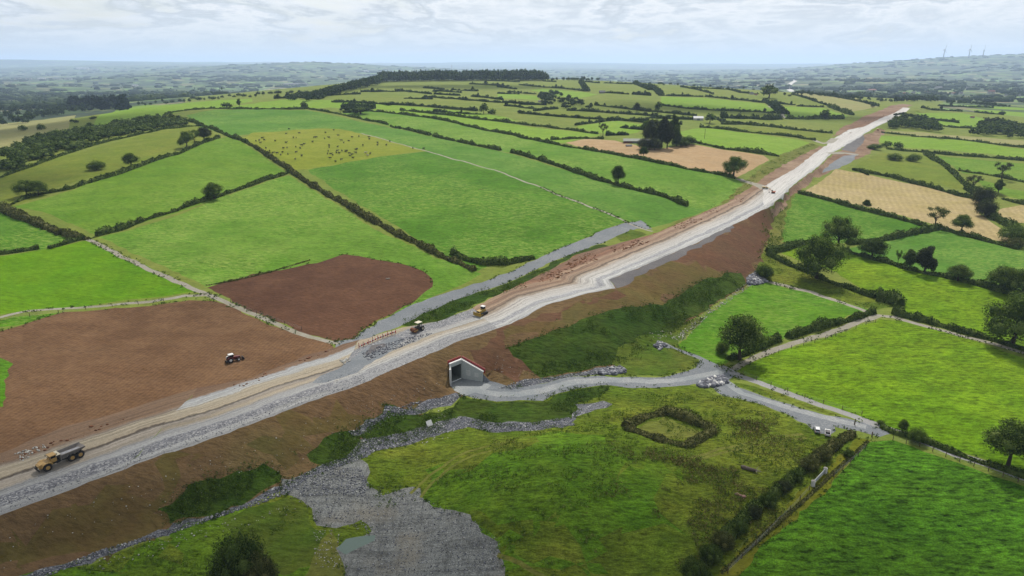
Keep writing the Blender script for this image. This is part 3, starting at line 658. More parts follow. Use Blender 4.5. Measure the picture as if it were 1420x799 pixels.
def densify(P, step, closed=False, jit=0.0, seed=0):
    """subdivide a world polyline in (azimuth, log range) steps, with a little waver"""
    A = np.stack(uvof(P[:, 0], P[:, 1]), 1)
    out = []
    n = len(P)
    for i in range(n if closed else n - 1):
        a, b = P[i], P[(i + 1) % n]; ua, ub = A[i], A[(i + 1) % n]
        k = max(1, int(np.hypot(*(ub - ua)) / step))
        for j in range(k): out.append(a + (b - a) * j / k)
    if not closed: out.append(P[-1])
    out = np.array(out)
    if jit:
        r = np.hypot(out[:, 0], out[:, 1])
        out = out + np.stack([vnoise(out[:, 0] / 4, out[:, 1] / 4, 50), vnoise(out[:, 0] / 4, out[:, 1] / 4, 51)], 1) * jit \
                  + (np.stack([vnoise(out[:, 0] / 14, out[:, 1] / 14, 54), vnoise(out[:, 0] / 14, out[:, 1] / 14, 55)], 1) * jit * (jit > 3)) \
                  + np.stack([vnoise(out[:, 0] / 1.3, out[:, 1] / 1.3, 52), vnoise(out[:, 0] / 1.3, out[:, 1] / 1.3, 53)], 1) * jit * .45
    return out

def inpoly(px, py, P):
    c = np.zeros(px.shape, bool); n = len(P); j = n - 1
    for i in range(n):
        yi, yj = P[i, 1], P[j, 1]
        if yi != yj:
            m = (yi > py) != (yj > py)
            c ^= m & (px < (P[j, 0] - P[i, 0]) * (py - yi) / (yj - yi) + P[i, 0])
        j = i
    return c

SPECIAL = {'@HILL': 'open ground and small fields of the hill', '@BANK': 'long brown earth embankment below the road', '@ROUGH': 'rough rushy ground inside the bend of the hedge',
           '@A': 'banded gravel of the unfinished road at the left edge', '@A2': 'banded gravel stretch of the unfinished road past the harrowed field', '@B': 'pale gravel stretch of the unfinished road above the underpass',
           '@C': 'white limestone stretch of the unfinished road with brown wheel tracks', '@D': 'smooth white stretch of the unfinished road running into the distance', '@RIP': 'long line of drainage rubble along the foot of the bank'}
CORR = ('main_road',)
JIT = {'plough': 1.6, 'plough2': 1.6, 'bank': 1.0, 'pad': 2.6, 'riprap': 2.2, 'veg': 2.4, 'vegl': 2.4, 'rough': 2, 'lush': 2, 'lushr': 14, 'olive2': 3, 'roughy': 2.5, 'bankolive': 8, 'bankred': 6, 'gravd': 1.4, 'grav': 1.2, 'earth': 2, 'slate': 2, 'earthred': 2.5, 'roadA': .8, 'roadB': 1.0, 'roadC': .9}
regions = []   # (name, mat, label, polygon world)
def prep_regions():
    rows = []
    for ln in REG.strip().splitlines():
        nm, mt, lb, pts = ln.split(';')
        if not pts: continue
        q = parse_pts(pts)
        for L, m_, dy in ((CREST, ('bank',), -5), (LEDGE, ('plough', 'bank'), 6)):
            if mt in m_:
                for k in range(len(q)):
                    if np.abs(L[:, :2] - q[k]).sum(1).min() < 1.2: q[k, 1] += dy
        rows.append((nm, mt, SPECIAL.get(lb, lb), q))
    allp = np.concatenate([r[3] for r in rows if r[3] is not None])
    W = cast(allp[:, 0], allp[:, 1])
    # corner cases: road edge points are placed exactly on the edge lines
    ex = np.concatenate([CREST, LEDGE]); exw = np.concatenate([CREST_W, LEDGE_W])
    i = 0
    for nm, mt, lb, p in rows:
        if p is None: continue
        w = W[i:i + len(p)].copy(); i += len(p)
        for k in range(len(p)):
            d = np.abs(ex[:, :2] - p[k]).sum(1); j = int(d.argmin())
            if d[j] < .2: w[k] = exw[j]
        far = np.hypot(w[:, 0], w[:, 1]).mean()
        regions.append([nm, mt, lb, densify(w[:, :2], .012, True, JIT.get(mt, 1.2))])
    for ln in LANES.strip().splitlines():
        nm, mt, lb, wd, pts = ln.split(';'); wd = float(wd)
        p = parse_pts(pts); w = cast(p[:, 0], p[:, 1])[:, :2]
        q = densify(w, .008, False, .7)
        d = np.gradient(q, axis=0); d /= np.hypot(d[:, 0], d[:, 1])[:, None] + 1e-9
        nrm = np.stack([-d[:, 1], d[:, 0]], 1)
        ww = wd * .5 * (1 + .25 * vnoise(q[:, 0] / 6, q[:, 1] / 6, 61))[:, None]
        regions.append([nm, mt, lb, np.concatenate([q + nrm * ww, (q - nrm * ww)[::-1]])])

# underpass geometry (world): portal centre and the track direction, set once



def build_ground():
    prep_regions()
    # box under the bank for the underpass: regions cut by exact rectangles
    build_underpass_frame()
    NAg, NLg = 420, 400
    aa, ll = np.meshgrid(np.linspace(-1.02, 1.02, NAg), np.linspace(math.log(48), math.log(36000), NLg))
    P = np.stack([aa.ravel(), ll.ravel()], 1) + rng.uniform(-.0016, .0016, (NAg * NLg, 2))
    # finer rows across the bank
    extra = []
    for L in (CREST_W, LEDGE_W, TOE_W):
        q = densify(L[:, :2], .006); d = np.gradient(q, axis=0); d /= np.hypot(d[:, 0], d[:, 1])[:, None] + 1e-9; nr = np.stack([-d[:, 1], d[:, 0]], 1)
        for off in (-2, -.8, .8, 2): extra.append(q + nr * off)
    E = np.concatenate(extra); extra = np.stack(uvof(E[:, 0], E[:, 1]), 1)
    P = np.concatenate([P, extra])
    edges = []; pts = [P]; base = len(P)
    polys = [r[3] for r in regions] + [UPF['approach'], UPF['cap']]
    for q in polys:
        a = np.stack(uvof(q[:, 0], q[:, 1]), 1); n = len(a)
        pts.append(a); edges += [(base + i, base + (i + 1) % n) for i in range(n)]; base += n
    P = np.concatenate(pts)
    r = delaunay_2d_cdt([Vector(p) for p in P], edges, [], 0, 1e-7, False)
    V = np.array([tuple(v) for v in r[0]]); F = np.array([f for f in r[2] if len(f) == 3], np.int32)
    print('cdt', V.shape, F.shape, round(time.time() - T0, 1))
    rr = np.exp(V[:, 1]); X = rr * np.sin(V[:, 0]); Y = rr * np.cos(V[:, 0])
    Z = terrain(X, Y)
    XYZ = np.stack([X, Y, Z], 1)
    # orientation: azimuth/log-range is a mirrored map, flip so normals point up
    e1 = XYZ[F[:, 1]] - XYZ[F[:, 0]]; e2 = XYZ[F[:, 2]] - XYZ[F[:, 0]]
    flip = (e1[:, 0] * e2[:, 1] - e1[:, 1] * e2[:, 0]) < 0
    F[flip] = F[flip][:, ::-1]
    C = V[F].mean(1)
    cx, cy = XYZ[F][:, :, 0].mean(1), XYZ[F][:, :, 1].mean(1)
    cr = np.hypot(cx, cy); cz = XYZ[F][:, :, 2].mean(1)
    reg = np.full(len(F), -1)
    farm = (cr > 1750 + 250 * vnoise(cx / 300, cy / 300, 8)) | ((cx / cr < -.42) & (cr > 900)) | ((cx / cr > .52) & (cr > 1150))
    reg[farm] = -2
    for k, (nm, mt, lb, q) in enumerate(regions):
        a = np.stack(uvof(q[:, 0], q[:, 1]), 1)
        lo, hi = a.min(0), a.max(0)
        m = np.nonzero((C[:, 0] >= lo[0]) & (C[:, 0] <= hi[0]) & (C[:, 1] >= lo[1]) & (C[:, 1] <= hi[1]))[0]
        if len(m):
            ins = inpoly(C[m, 0], C[m, 1], a); reg[m[ins]] = k
    # underpass: cut the approach floor, keep the soil cap
    ap = inpoly(cx, cy, UPF['approach']); cp = inpoly(cx, cy, UPF['cap'])
    reg[ap] = -3
    dc, _, st = pldist(XYZ[:, 0], XYZ[:, 1], CREST_W)
    UVc = np.stack([st, -dc], 1)
    def emit(name, mt, lb, mask, zfun=None):
        f = F[mask]
        if not len(f): return None
        u, inv = np.unique(f, return_inverse=True)
        vs = XYZ[u].copy()
        if zfun is not None: vs[:, 2] = zfun(vs)
        o = mesh_obj(name, vs, inv.reshape(f.shape), M[mt], uv=UVc[u] if name == 'main_road' else None, smooth=True)
        tag(o, lb, name.replace('_', ' ').split()[-1] if len(name) > 12 else name.replace('_', ' '), kind='structure')
        return o
    emit('ground', 'olive2', 'open grassy ground and small fields of the hill', reg == -1)
    emit('distant_plain', 'far', 'hazy patchwork plain and low hills reaching to the horizon', reg == -2)
    for k, (nm, mt, lb, q) in enumerate(regions):
        if nm == 'hill_pasture': continue
        emit(nm, mt, lb, reg == k)
    emit('underpass_floor', 'grav', 'gravel floor leading into the concrete underpass', reg == -3, lambda v: UPF['floor'](v))
    print('ground', round(time.time() - T0, 1))
# ---------------------------------------------------------------- foliage
def leaf_mat(name, dark, mid, light, scale=.5, trans=.25):
    m = bpy.data.materials.new(name); m.use_nodes = True; nt = m.node_tree
    b = nt.nodes["Principled BSDF"]; b.inputs["Roughness"].default_value = .85; b.inputs["Specular IOR Level"].default_value = .06
    g = nt.nodes.new("ShaderNodeNewGeometry"); tc = nt.nodes.new("ShaderNodeTexCoord")
    n1 = noise(nt, tc.outputs["Object"], scale, 3, .6)
    f = math_(nt, 'ADD', math_(nt, 'MULTIPLY', g.outputs["Random Per Island"], .5), math_(nt, 'MULTIPLY', n1, .6))
    col = ramp(nt, f, [(.3, dark), (.55, mid), (.82, light)])
    nt.links.new(col, b.inputs["Base Color"])
    t = nt.nodes.new("ShaderNodeBsdfTranslucent"); nt.links.new(mix(nt, 1.0, col, (1.0, 1.1, .6, 1), 'MULTIPLY'), t.inputs[0])
    mx = nt.nodes.new("ShaderNodeMixShader"); mx.inputs[0].default_value = trans
    nt.links.new(b.outputs[0], mx.inputs[1]); nt.links.new(t.outputs[0], mx.inputs[2])
    nt.links.new(mx.outputs[0], nt.nodes["Material Output"].inputs["Surface"])
    return m

def build_veg_mats():
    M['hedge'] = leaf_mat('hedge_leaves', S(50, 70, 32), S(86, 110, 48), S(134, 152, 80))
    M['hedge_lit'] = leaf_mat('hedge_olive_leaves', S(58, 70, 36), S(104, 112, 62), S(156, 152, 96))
    M['hedge_far'] = leaf_mat('far_hedge_leaves', S(44, 62, 34), S(66, 88, 46), S(98, 116, 66), .08)
    M['oak'] = leaf_mat('tree_leaves', S(58, 80, 34), S(102, 128, 56), S(162, 180, 98), .6, .36)
    M['ash'] = leaf_mat('pale_tree_leaves', S(44, 64, 28), S(78, 102, 44), S(118, 136, 66), .6, .35)
    M['dull'] = leaf_mat('dull_tree_leaves', S(48, 56, 38), S(74, 84, 54), S(104, 110, 70), .6)
    M['conif'] = leaf_mat('conifer_needles', S(20, 34, 22), S(32, 50, 30), S(48, 68, 38), .2, .05)
    M['tuft'] = leaf_mat('rough_grass_tufts', S(70, 104, 32), S(104, 136, 46), S(150, 160, 84), .25, .3)
    M['tuftd'] = leaf_mat('dark_weed_tufts', S(54, 80, 30), S(80, 110, 42), S(120, 138, 66), .25, .3)
    M['rush'] = leaf_mat('brown_rush_tufts', S(84, 92, 44), S(122, 118, 66), S(160, 146, 98), .25, .25)
    m, nt, b = new_mat('bark', .95, .1)
    nt.links.new(ramp(nt, noise(nt, coords(nt), 3, 3, .7), [(.3, S(62, 54, 44)), (.7, S(104, 94, 78))]), b.inputs["Base Color"]); M['bark'] = m
    m, nt, b = new_mat('loose_rock', .85, .25)
    g = nt.nodes.new("ShaderNodeNewGeometry")
    nt.links.new(ramp(nt, g.outputs["Random Per Island"], [(0, S(80, 82, 92)), (.5, S(128, 130, 140)), (.86, S(168, 170, 176)), (1, S(238, 236, 230))]), b.inputs["Base Color"]); M['rock'] = m
    m, nt, b = new_mat('pale_rock', .85, .25)
    g = nt.nodes.new("ShaderNodeNewGeometry")
    nt.links.new(ramp(nt, g.outputs["Random Per Island"], [(0, S(150, 146, 138)), (1, S(232, 230, 222))]), b.inputs["Base Color"]); M['rockp'] = m

def quads(C, size, rg, flat=0.0, asp=.8):
    """leaf clump quads of random orientation at centres C"""
    n = len(C)
    a = rg.normal(size=(n, 3)); a[:, 2] *= (1 - flat); a /= np.linalg.norm(a, axis=1)[:, None] + 1e-9
    b = rg.normal(size=(n, 3)); b -= (b * a).sum(1)[:, None] * a; b /= np.linalg.norm(b, axis=1)[:, None] + 1e-9
    s = np.asarray(size).reshape(-1, 1) * .5 * rg.uniform(.7, 1.3, (n, 1))
    s2 = s * asp
    V = np.stack([C - a * s * 1.1, C - b * s2 * rg.uniform(.5, 1.1, (n, 1)), C + a * s * 1.1, C + b * s2], 1).reshape(-1, 3)
    F = np.arange(n * 4, dtype=np.int32).reshape(n, 4)
    return V, F

_ico = None
def ico():
    global _ico
    if _ico is None:
        t = (1 + 5 ** .5) / 2
        v = np.array([(-1, t, 0), (1, t, 0), (-1, -t, 0), (1, -t, 0), (0, -1, t), (0, 1, t), (0, -1, -t), (0, 1, -t), (t, 0, -1), (t, 0, 1), (-t, 0, -1), (-t, 0, 1)], float)
        v /= np.linalg.norm(v[0])
        f = np.array([(0, 11, 5), (0, 5, 1), (0, 1, 7), (0, 7, 10), (0, 10, 11), (1, 5, 9), (5, 11, 4), (11, 10, 2), (10, 7, 6), (7, 1, 8), (3, 9, 4), (3, 4, 2), (3, 2, 6), (3, 6, 8), (3, 8, 9), (4, 9, 5), (2, 4, 11), (6, 2, 10), (8, 6, 7), (9, 8, 1)], np.int32)
        _ico = (v, f)
    return _ico

def balls(C, rad, rg, jit=.18, squash=1.0):
    v, f = ico(); n = len(C)
    V = v[None] * (1 + rg.uniform(-jit, jit, (n, 12, 1))) * np.asarray(rad).reshape(n, -1)[:, None, :]
    V[:, :, 2] *= squash
    V = V + C[:, None]
    F = f[None] + (np.arange(n) * 12)[:, None, None]
    return V.reshape(-1, 3), F.reshape(-1, 3).astype(np.int32)

def tri2quad(F):   # triangles as degenerate-free faces kept separately: split quads instead
    return F

def q2t(F):
    return np.concatenate([F[:, [0, 1, 2]], F[:, [0, 2, 3]]])

def join(parts):
    V = []; F = []; k = 0
    for v, f in parts:
        if f.shape[1] == 4: f = q2t(f)
        V.append(v); F.append(f + k); k += len(v)
    return np.concatenate(V), np.concatenate(F).astype(np.int32)

def tube(p, q, r0, r1, n=6):
    p = np.array(p, float); q = np.array(q, float); d = q - p; d /= np.linalg.norm(d) + 1e-9
    u = np.cross(d, [0, 0, 1.0]); u = u / np.linalg.norm(u) if np.linalg.norm(u) > .05 else np.array([1.0, 0, 0]); w = np.cross(d, u)
    a = np.arange(n) * 2 * math.pi / n
    ring = np.cos(a)[:, None] * u + np.sin(a)[:, None] * w
    V = np.concatenate([p + ring * r0, q + ring * r1])
    F = np.array([(i, (i + 1) % n, n + (i + 1) % n, n + i) for i in range(n)] , np.int32)
    return V, F

# ---------------------------------------------------------------- hedges
def hedge_mesh(W, h, w, rg, seed):
    d0 = np.hypot(W[:, 0], W[:, 1])
    P = densify(W[:, :2], .004); seg = np.hypot(*np.diff(P, axis=0).T); cum = np.concatenate([[0], np.cumsum(seg)]); L = cum[-1]
    dist = float(np.median(np.hypot(P[:, 0], P[:, 1])))
    sz = min(2.2, max(.34, .16 + dist / 700))
    n = int(min(16000, max(60, L * (2 * h + w) / (sz * sz * .42))))
    def at(s):
        x = np.interp(s, cum, P[:, 0]); y = np.interp(s, cum, P[:, 1])
        x2 = np.interp(np.minimum(s + .8, L), cum, P[:, 0]) - np.interp(np.maximum(s - .8, 0), cum, P[:, 0])
        y2 = np.interp(np.minimum(s + .8, L), cum, P[:, 1]) - np.interp(np.maximum(s - .8, 0), cum, P[:, 1])
        l = np.hypot(x2, y2) + 1e-9
        return x, y, -y2 / l, x2 / l
    def prof(s):
        return np.maximum(.35, 1 + 1.0 * vnoise(s / 2.6, s * 0 + seed, 3) + 1.0 * vnoise(s / 9, s * 0 + seed, 4))
    s = rg.uniform(0, L, n); th = rg.uniform(-.12, math.pi + .12, n)
    rr = rg.uniform(.78, 1.08, n) * (1 + .35 * vnoise(s / 1.3, th * 1.6 + seed, 7))
    x, y, nx, ny = at(s); pr = prof(s)
    off = np.cos(th) * w * .5 * rr * (.7 + .3 * pr); zz = np.maximum(np.sin(th), .02) * h * rr * pr
    X = x + nx * off; Y = y + ny * off
    Zg = terrain(X, Y)
    lv = quads(np.stack([X, Y, Zg + zz], 1), sz, rg)
    # core
    m = max(2, int(L / max(1.1, sz * 2))); s = np.linspace(0, L, m); x, y, nx, ny = at(s); pr = prof(s)
    rings = []
    for a in (-.05, .6, 1.2, 1.94, 2.54, math.pi + .05):
        off = math.cos(a) * w * .42 * (.7 + .3 * pr) * (1 + .25 * vnoise(s / 1.5, s * 0 + a, 11)); z = max(math.sin(a), -.15) * h * .82 * pr
        X = x + nx * off; Y = y + ny * off
        rings.append(np.stack([X, Y, terrain(X, Y) + z - .05], 1))
    V = np.stack(rings, 1).reshape(-1, 3)
    F = []
    i = np.arange(m - 1)
    for k in range(5): F.append(np.stack([i * 6 + k, i * 6 + k + 1, (i + 1) * 6 + k + 1, (i + 1) * 6 + k], 1))
    F.append(np.array([[0, 1, 2, 3], [0, 3, 4, 5], [(m - 1) * 6 + 3, (m - 1) * 6 + 2, (m - 1) * 6 + 1, (m - 1) * 6], [(m - 1) * 6 + 5, (m - 1) * 6 + 4, (m - 1) * 6 + 3, (m - 1) * 6]]))
    core = (V, np.concatenate(F).astype(np.int32))
    return join([core, lv])

# height m ; width m ; material ; label ; photo points
HEDGES = """
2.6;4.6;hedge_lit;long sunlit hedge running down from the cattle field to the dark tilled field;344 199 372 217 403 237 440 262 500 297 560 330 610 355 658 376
2.6;4;hedge;hedge climbing from the cattle field corner to the scrub band;262 167 278 174 317 189 345 200
2.0;3;hedge;hedge line along the lower edge of the left scrub band;0 247 66 223 127 203 180 190 228 179 276 175
2.4;3.4;hedge;long hedge below the two bushy trees on the left hillside;16 284 45 272 100 262 150 246 200 229 250 213 304 191
2.4;3.4;hedge;hedge from the lane up to the cattle field corner;134 328 180 314 250 290 300 274 350 257 402 239
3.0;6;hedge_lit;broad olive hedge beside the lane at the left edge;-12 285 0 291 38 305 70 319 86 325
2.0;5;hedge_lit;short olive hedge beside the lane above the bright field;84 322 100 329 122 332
2.2;3.2;hedge;short hedge between the bright field and the small left pasture;68 345 95 337 118 331
2.0;3.0;hedge;hedge stub at the left edge above the bright field;-20 356 0 353 30 349 54 345
2.2;3;hedge;hedge from the square bush along the herd pasture;424 151 450 155 490 163 538 174
2.2;3;hedge;short dark hedge piece left of the long hedge gap;542 175.6 556 178.8
2.4;3.4;hedge;dark hedge piece in the middle of the pasture line;559 179 580 184 597 188
2.2;3.2;hedge;third dark hedge piece of the pasture line;601 189 631 196
2.4;3.4;hedge;last long piece of the pasture line before the gap;634 196.5 665 203 694 209
2.8;4.2;hedge;heavy dark hedge ending near the white road;709 212 760 226 800 240 829 250 877 263 953 286
2.4;3.4;hedge;long straight hedge in front of the pinkish stubble;476 157 512 154 560 159 603 164.5 654 176.5 710 187 763 199 827 210.5 903 224 953 235 1020 248
2.4;3.4;hedge;hedge behind the narrow bright pasture;555 153 611 159 667 166 704 170 763 177 829 186
2.2;3.2;hedge;curved hedge above the herd pasture;226 162 240 156 266 152.5 304 151 360 152 424 151.5
2.2;3;hedge;short hedge behind the left tip of the stubble;764 194 812 192 837 193
2.8;4;hedge;hedge between the stubble and the bright field behind it;955 197 1004 207 1060 214 1080 217
2.4;3.4;hedge;hedge behind the bright field left of the road;970 177 994 178.5 1060 186 1100 190 1131 195
2.6;4;hedge;hedge along the rushy pasture left of the road;1000 172 1060 175 1110 181 1154 185
5;7;hedge;tall thick hedge left of the far road;1090 165 1130 165 1169 165
5;8;hedge;thick bushy hedge angling down to the far road;1151 149 1165 154 1182 160
2.8;4;hedge;long hedge behind the large straw field;1182 236 1237 246 1290 260 1330 272 1368 279
2.6;3.8;hedge;hedge between the straw field and the triangular pasture;1106 268 1150 278.5 1187 289.5 1240 302 1297 318
2.8;4.4;hedge;hedge running from the two big trees to the straw field;1175 339 1220 334 1270 324 1303 317
2.6;4;hedge;hedge continuing below the straw field to the right bushes;1303 318 1350 330 1400 343 1412 346
2.6;4.4;hedge;short hedge left of the big round tree;1064 350 1085 347 1115 338 1125 337
2.8;4.6;hedge;dark hedge from the bank tip under the big round tree;1066 353 1100 370 1140 387 1180 401 1215 413
4.2;7;hedge;bushy hedge end beside the lane fork;1216 415 1232 417 1248 425
2.6;4.0;hedge;long hedge with trees across the right pastures;1168 347 1220 362 1280 379 1346 393 1400 408 1440 416
2.8;4.0;hedge;hedge along the lane to the right edge;1238 434 1290 449 1340 463 1400 479 1450 493
2.8;3.8;hedge;hedge along the lane below the round tree;1212 434 1180 444 1130 457 1092 469
2.2;3.6;hedge;ragged hedge below the lone round tree;1080 472 1060 480 1030 493 1010 500
2.2;4.0;hedge;dark hedge along the grassy track at the bottom;945 828 965 800 990 766 1030 722 1052 703
2.2;3.4;hedge;bushy dark hedge in the middle of the grassy track line;1056 700 1080 682 1110 656 1122 646
2.2;4.2;hedge_lit;flowering olive hedge at the top of the grassy track;1126 643 1150 624 1168 610 1182 602
.45;1.3;hedge_lit;low brownish hedge along the tall grass field;1000 795 1060 742 1120 690 1160 652 1204 612
1.3;2.6;hedge;low dark hedge beside the grey lane at the right;1222 592 1240 601 1283 613 1330 631 1420 662 1480 684
2.6;5;hedge;bushy hedge winding down right of the olive pasture;1283 215 1303 226 1329 248 1345 262 1372 280
2.8;4;hedge;long hedge below the bright pasture on the right;1229 207 1288 212 1340 217 1420 223 1480 228
1.6;3;hedge;low hedge behind the beige strip;1222 184 1240 186 1263 188
2.0;3.2;hedge;low hedge below the beige strip on the right;1263 189 1339 195 1400 203 1480 209
2.6;4;hedge;hedge above the olive strip at the right;1298 175 1340 178 1400 182
4;7;hedge;bushes between the two straw fields;1340 262 1362 276 1368 290 1374 302 1395 312 1410 318
2.2;3.4;hedge;hedge above the rushy pasture at the right edge;1329 237 1370 243 1420 253 1480 262
2.4;3.6;hedge;hedge behind the small straw field;1390 276 1420 284 1480 290
2;3;hedge;hedge bit left of the grey yard;1204 243 1192 238 1182 236
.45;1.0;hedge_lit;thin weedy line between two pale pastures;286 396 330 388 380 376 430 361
3;5;hedge;dark bushes where the side road meets the pasture;628 352 648 361 668 366 700 366 740 358
"""
FARH = """587 122 616 124.5|550 126 598 131|602 131 638 133|626 125 663 126.5|654 134 678 136.5|679 137 697 138.5|588 135 646 139 720 144|540 145 575 147 662 154|601 155 667 159|651 117 706 120|674 112 720 114|703 128 720 129
720 118 748 121 781 123 811 127|720 129 743 131|720 145 758 146|720 157 774 162 815 165 847 166 900 168|740 154 773 151|786 153 834 156 900 161 930 164|825 146 900 155 966 161|753 113 771 114|811 114 831 115.6|837 115.6 877 117|840 129 872 131
877 131 900 132.5|923 133 975 134.5|978 134.5 1027 139 1065 143|913 117 943 118|944 121 989 131|959 122 1008 124.5|989 118 1056 123|1009 124.5 1027 129 1052 131|916 146 945 150 994 153.6 1076 157|900 164 961 166|912 171 946 173
798 174 841 168 857 167 900 171|840 188 872 187|1081 144 1103 146|1105 147.5 1142 148.7|1098 131 1131 141 1151 147.5|1110 129 1174 138 1218 147.5|1060 141 1076 142 1093 159|1345 149 1377 150|1351 156 1392 159.5|1301 147 1344 149
720 131 690 130|560 137 600 138|600 127 640 129|690 121 716 124|460 142 500 143 540 146|380 137 420 135|440 133 500 131|500 128 560 127|990 164 1007 172 1060 174|700 147 740 151|860 177 900 181|1240 160 1268 162 1330 171|1400 180 1440 184|1278 150 1334 155"""
THICKH = "805 114 809 120 814 127|879 116 890 120 902 125|900 121 910 126 918 133|877 131 902 133|480 153 500 154 512 154|475 149 500 150 520 151|1060 141 1070 146 1085 158|1080 165 1060 166 1000 163"

def build_hedges():
    k = 0
    for ln in HEDGES.strip().splitlines():
        h, w, mt, lb, p = ln.split(';'); p = parse_pts(p); W = cast(p[:, 0], p[:, 1])
        V, F = hedge_mesh(W, float(h) * .72, float(w) * .62, np.random.default_rng(100 + k), k)
        o = mesh_obj('hedge', V, F, M[mt]); tag(o, lb, 'hedge', 'hedges between the near fields'); k += 1
    for s, hh, w, lb, gr in ((FARH, 2.1, 3, 'thin dark hedge dividing the small far fields on the hill', 'hedges of the far hill fields'), (THICKH, 4.2, 8, 'thick bushy belt among the small far fields on the hill', 'bushy belts of the far hill')):
        for ln in s.replace('\n', '|').split('|'):
            p = parse_pts(ln); W = cast(p[:, 0], p[:, 1])
            V, F = hedge_mesh(W, hh, w, np.random.default_rng(300 + k), k)
            o = mesh_obj('hedge', V, F, M['hedge_far']); tag(o, lb, 'hedge', gr); k += 1
    # square bushy bank
    p = parse_pts("868 593 890 580 922 572 950 580 990 597 972 608 952 619 915 610 868 594"); W = cast(p[:, 0], p[:, 1])
    V, F = hedge_mesh(W, 1.3, 2.8, np.random.default_rng(5), 77)
    o = mesh_obj('hedge', V, F, M['hedge_lit']); tag(o, 'square ring of bushes around a dry grass enclosure', 'hedge')
    print('hedges', round(time.time() - T0, 1))

# ---------------------------------------------------------------- trees (unit height prototypes)
def tree_proto(kind, seed, n_leaf, leaf, hi=True):
    rg = np.random.default_rng(seed)
    lobes = []; limbs = []
    if kind == 'round':
        lobes = [(0, 0, .64, .29)] + [(.24 * math.cos(a), .24 * math.sin(a), rg.uniform(.40, .64), rg.uniform(.17, .24)) for a in np.arange(7) * 1.05 + rg.uniform(0, 1)] + [(.12 * math.cos(a), .12 * math.sin(a), rg.uniform(.74, .84), .15) for a in (0.4, 2.5, 4.6)]
    elif kind == 'tall':
        lobes = [(rg.uniform(-.07, .07), rg.uniform(-.07, .07), z, r) for z, r in ((.32, .13), (.45, .17), (.58, .17), (.7, .15), (.82, .12), (.91, .08))] + [(.15 * math.cos(a), .15 * math.sin(a), rg.uniform(.4, .65), .11) for a in (0, 2.1, 4.2)]
    elif kind == 'sparse':
        lobes = [(rg.uniform(.12, .36) * math.cos(a), rg.uniform(.12, .36) * math.sin(a), rg.uniform(.52, .9), rg.uniform(.08, .13)) for a in np.arange(13) * 2.4]
    elif kind == 'bush':
        lobes = [(0, 0, .5, .42)] + [(.42 * math.cos(a), .42 * math.sin(a), rg.uniform(.3, .5), rg.uniform(.24, .34)) for a in np.arange(6) * 1.05 + rg.uniform(0, 1)]
    elif kind == 'wide':
        lobes = [(0, 0, .62, .3)] + [(rg.uniform(.28, .42) * math.cos(a), rg.uniform(.28, .42) * math.sin(a), rg.uniform(.34, .66), rg.uniform(.17, .25)) for a in np.arange(9) * .7 + rg.uniform(0, 1)] + [(.16 * math.cos(a), .16 * math.sin(a), .82, .15) for a in (1, 3, 5)]
    elif kind == 'conifer':
        lobes = [(0, 0, z, .2 * (1 - z) + .03) for z in np.linspace(.15, .95, 8)]
    Lb = np.array(lobes)
    wgt = Lb[:, 3] ** 2; wgt = wgt / wgt.sum()
    idx = rg.choice(len(Lb), n_leaf, p=wgt)
    d = rg.normal(size=(n_leaf, 3)); d /= np.linalg.norm(d, axis=1)[:, None]
    lump = 1 + .35 * vnoise(d[:, 0] * 3 + idx, d[:, 1] * 3 + d[:, 2] * 3, seed)
    rad = Lb[idx, 3] * rg.uniform(.62 if kind != 'sparse' else .2, 1.1, n_leaf) * lump
    C = Lb[idx, :3] + d * rad[:, None]
    C[:, 2] = np.maximum(C[:, 2], .03)
    lv = quads(C, leaf, rg)
    parts = [lv]
    if kind not in ('sparse',):
        parts.insert(0, balls(Lb[:, :3], Lb[:, 3:4] * .6, rg, .15))
    crown = join(parts)
    tr = []
    th = {'round': .45, 'tall': .6, 'sparse': .5, 'bush': .3, 'wide': .4, 'conifer': .7}[kind]
    r0 = {'round': .030, 'tall': .022, 'sparse': .024, 'bush': .03, 'wide': .038, 'conifer': .02}[kind]
    bend = rg.uniform(-.03, .03, 2)
    p1 = np.array([bend[0], bend[1], th * .5]); p2 = np.array([bend[0] * 1.5, bend[1] * .3, th])
    tr += [tube((0, 0, -.03), p1, r0 * 1.25, r0 * .85), tube(p1, p2, r0 * .85, r0 * .55)]
    for q in lobes[1:(4 if not hi else 12)]:
        s = p1 + (p2 - p1) * rg.uniform(.0, .9)
        mid = s * .5 + np.array(q[:3]) * .5 + [0, 0, -.03]
        tr += [tube(s, mid, r0 * .42, r0 * .3, 5), tube(mid, q[:3], r0 * .3, r0 * .1, 5)]
    return crown, join(tr)

PROTO = {}
def get_proto(kind, var, hi):
    key = (kind, var, hi)
    if key not in PROTO:
        cr, tr = tree_proto(kind, 11 + var * 7 + len(kind), {True: 9000, False: 260}[hi] if kind != 'sparse' else (2600 if hi else 130), (.027 if hi else .13) * (1.25 if kind == 'bush' else 1), hi)
        PROTO[key] = (cr, tr, {})
    return PROTO[key]

def add_tree(kind, var, mt, x, y, z, H, W, label, group, hi=True, name='tree', cat='tree'):
    cr, tr, cache = get_proto(kind, var, hi)
    root = empty(name, (x, y, z), rz=rng.uniform(0, 6.28)); root.scale = (W, W, H)
    tag(root, label, cat, group)
    key = mt
    if key not in cache:
        a = mesh_obj('crown', cr[0], cr[1], M[mt]); b = mesh_obj('trunk', tr[0], tr[1], M['bark'])
        cache[key] = (a.data, b.data); a.parent = root; b.parent = root
        if kind == 'bush': b.name = 'stem'
    else:
        for nm, me in (('crown', cache[key][0]), ('stem' if kind == 'bush' else 'trunk', cache[key][1])):
            o = bpy.data.objects.new(nm, me); COL.objects.link(o); o.parent = root
    return root

